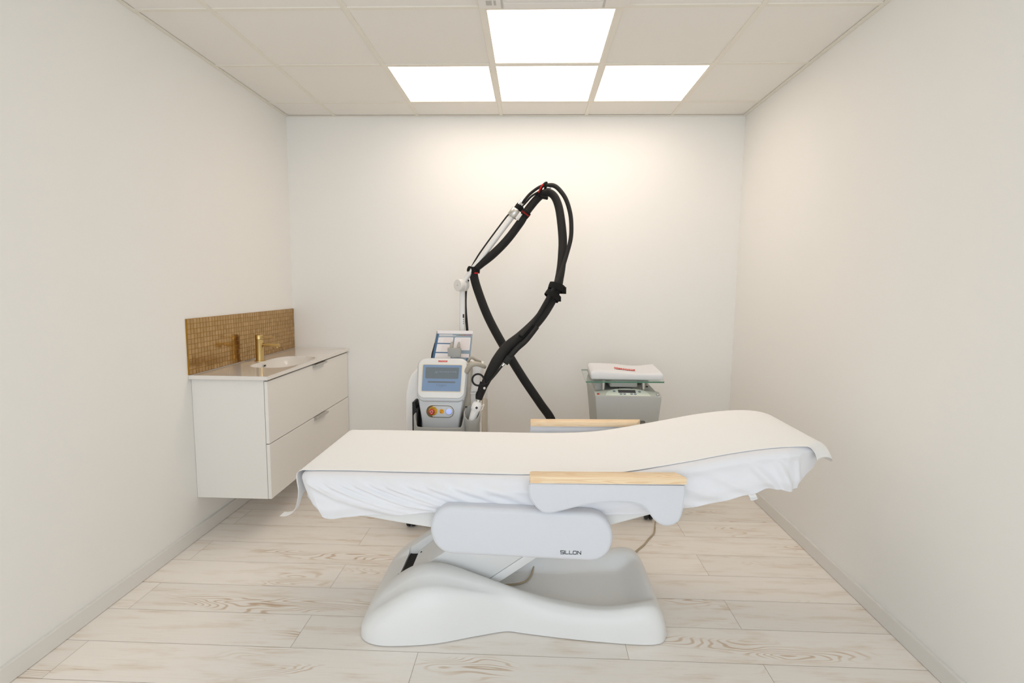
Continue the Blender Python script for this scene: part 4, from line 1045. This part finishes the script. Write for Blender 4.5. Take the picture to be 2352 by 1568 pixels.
for (x0,x1,y) in ((.395,.405,3.22),(.388,.398,3.30),(.70,.712,3.20),(.52,.524,3.13),(.60,.604,3.13)): bm = bmesh.new(); box(bm, x0,x1,y-.002,y+.002,.770,.8012 if y > 3.29 else .7765); obj('vent_slot', bm, M['dark'], cl)
# handle recess
bm = bmesh.new(); slab(bm, rrect(.462,.668,.50,.604,.010), lambda u,v,h:(u,h,v), 3.040,3.0342,.0004,1); obj('handle_recess', bm, M['chilldark'], ff, angle=40)
# glass shelf on posts
tg = [(.318,3.030),(.774,3.060),(.842,3.50),(.332,3.47)]
bm = bmesh.new(); vs0 = [bm.verts.new((x,y,.8225)) for x,y in tg]; vs1 = [bm.verts.new((x,y,.8305)) for x,y in tg]
bm.faces.new(vs1); bm.faces.new(vs0[::-1])
for k in range(4): bm.faces.new((vs0[k],vs0[(k+1)%4],vs1[(k+1)%4],vs1[k]))
bm.faces.ensure_lookup_table()
for f in bm.faces: f.material_index = 0 if abs(f.normal.z) > .5 else 1
bmesh.ops.recalc_face_normals(bm, faces=bm.faces)
for f in bm.faces: f.material_index = 0 if abs(f.normal.z) > .5 else 1
me = bpy.data.meshes.new('glass_shelf'); bm.to_mesh(me); bm.free(); gs = link('glass_shelf', me, [M['glass'], M['glassedge']], cl)
for x, y, r in ((.432,3.12,.0095),(.667,3.12,.0095),(.432,3.44,.0095),(.72,3.44,.0095)):
    bm = bmesh.new(); lathe(bm, [(0,0),(r*1.25,0),(r*1.25,.003),(r,.004),(r,.067),(0,.067)], (x,y,.7555), (0,0,1), 20); obj('shelf_post', bm, M['alu'], cl, angle=40)
bm = bmesh.new(); slab(bm, rrect(.475,.640,3.15,3.36,.015), lambda u,v,h:(u,v,h), .776,.820,.006,3); obj('filter_box', bm, M['grey_box'], cl, angle=40)
# folded towel
bm = bmesh.new(); NT, NS = 70, 40
def towel_pt(s, k):
    """s 0..1 along x; k profile angle across y/z"""
    x0 = .356+.0*k; return x0
prof = []
LAY = 3
yf_, yb_ = 3.075, 3.345
def sect(s):
    """outline of the towel section at fraction s (x), in (y,z)"""
    hgt = .052+.006*math.sin(2*PI*s*1.0+.6)*(.6)-.006*sst(.35,.75,s)*sst(1,.75,s)+.006*sst(.93,1,s)*0
    e = 1-.45*max(0,1-s/.02)-.55*max(0,(s-.975)/.025)
    P = []
    n = 56
    for k in range(n):
        a = 2*PI*k/n; c, si = math.cos(a), math.sin(a)
        yy = (yf_+yb_)/2+(yb_-yf_)/2*(abs(c)**.22)*(1 if c > 0 else -1)
        zz = .831+hgt/2+hgt/2*(abs(si)**.35)*(1 if si > 0 else -1)*(e if True else 1)
        # front bulge + fold creases at the front and left edges
        yy += (-.006 if c < -.5 else 0)*math.cos((zz-.856)/.05*PI)
        P.append((yy, zz))
    return P
secs = []
for i in range(NT+1):
    s = i/NT; x = .352+.418*s; P = sect(s); ring = []
    for (y, z) in P:
        skew = (y-yf_)/(yb_-yf_)
        xx = x+(.008*skew if s < .5 else -.020*0+.006*skew)-.018*(1-skew)*0
        tz = 0
        if z > .86: tz = .003*mnoise.noise(Vector((x*9,y*9,1)))+.010*skew*(1 if s < .98 else .6)
        if s < .06: xx -= .004*math.sin((z-.831)/.052*PI*3)
        ring.append(bm.verts.new((xx, y+.003*mnoise.noise(Vector((x*6,z*20,5))), z+tz)))
    secs.append(ring)
for a, b in zip(secs, secs[1:]):
    n = len(a)
    for k in range(n): bm.faces.new((a[k],a[(k+1)%n],b[(k+1)%n],b[k]))
bm.faces.new(secs[0][::-1]); bm.faces.new(secs[-1])
tw = obj('towel', bm, M['towel'], smooth=True); tag(tw, 'folded white terry towel with small red printed logo on the glass shelf', 'towel')
from mathutils.bvhtree import BVHTree
bvh = BVHTree.FromPolygons([v.co.copy() for v in tw.data.vertices], [tuple(p.vertices) for p in tw.data.polygons])
def drape(me, eps):
    for v in me.vertices:
        hit = bvh.ray_cast(Vector((v.co.x, v.co.y, 1.2)), Vector((0,0,-1)))[0]
        v.co.z = (hit.z if hit else .88)+eps+(.0006 if v.co.z > 0 else 0)
lcx, lcy = .560, 3.175
bm = bmesh.new(); Gc = [[bm.verts.new((lcx-.062+.124*i/24+ .006*(j/8), lcy-.026+.052*j/8-.004*(i/24), 0)) for j in range(9)] for i in range(25)]
for i in range(24):
    for j in range(8): bm.faces.new((Gc[i][j],Gc[i+1][j],Gc[i+1][j+1],Gc[i][j+1]))
lp = obj('logo_print', bm, M['red'], tw); drape(lp.data, .0010)
for body, size, cy_, sx_, eps, m_ in (('LUTRONIC', .050, lcy, .52, .0014, M['white_ink']), ('Intelligent Care, Simply Delivered', .016, lcy-.036, .50, .0010, M['ink'])):
    t_ = text('lettering', body, size, Matrix.Translation((lcx+.002,cy_,0)), m_, tw, .0003, sx=sx_)
    t_.data.transform(t_.matrix_basis); t_.matrix_basis = Matrix(); drape(t_.data, eps); t_.parent = lp
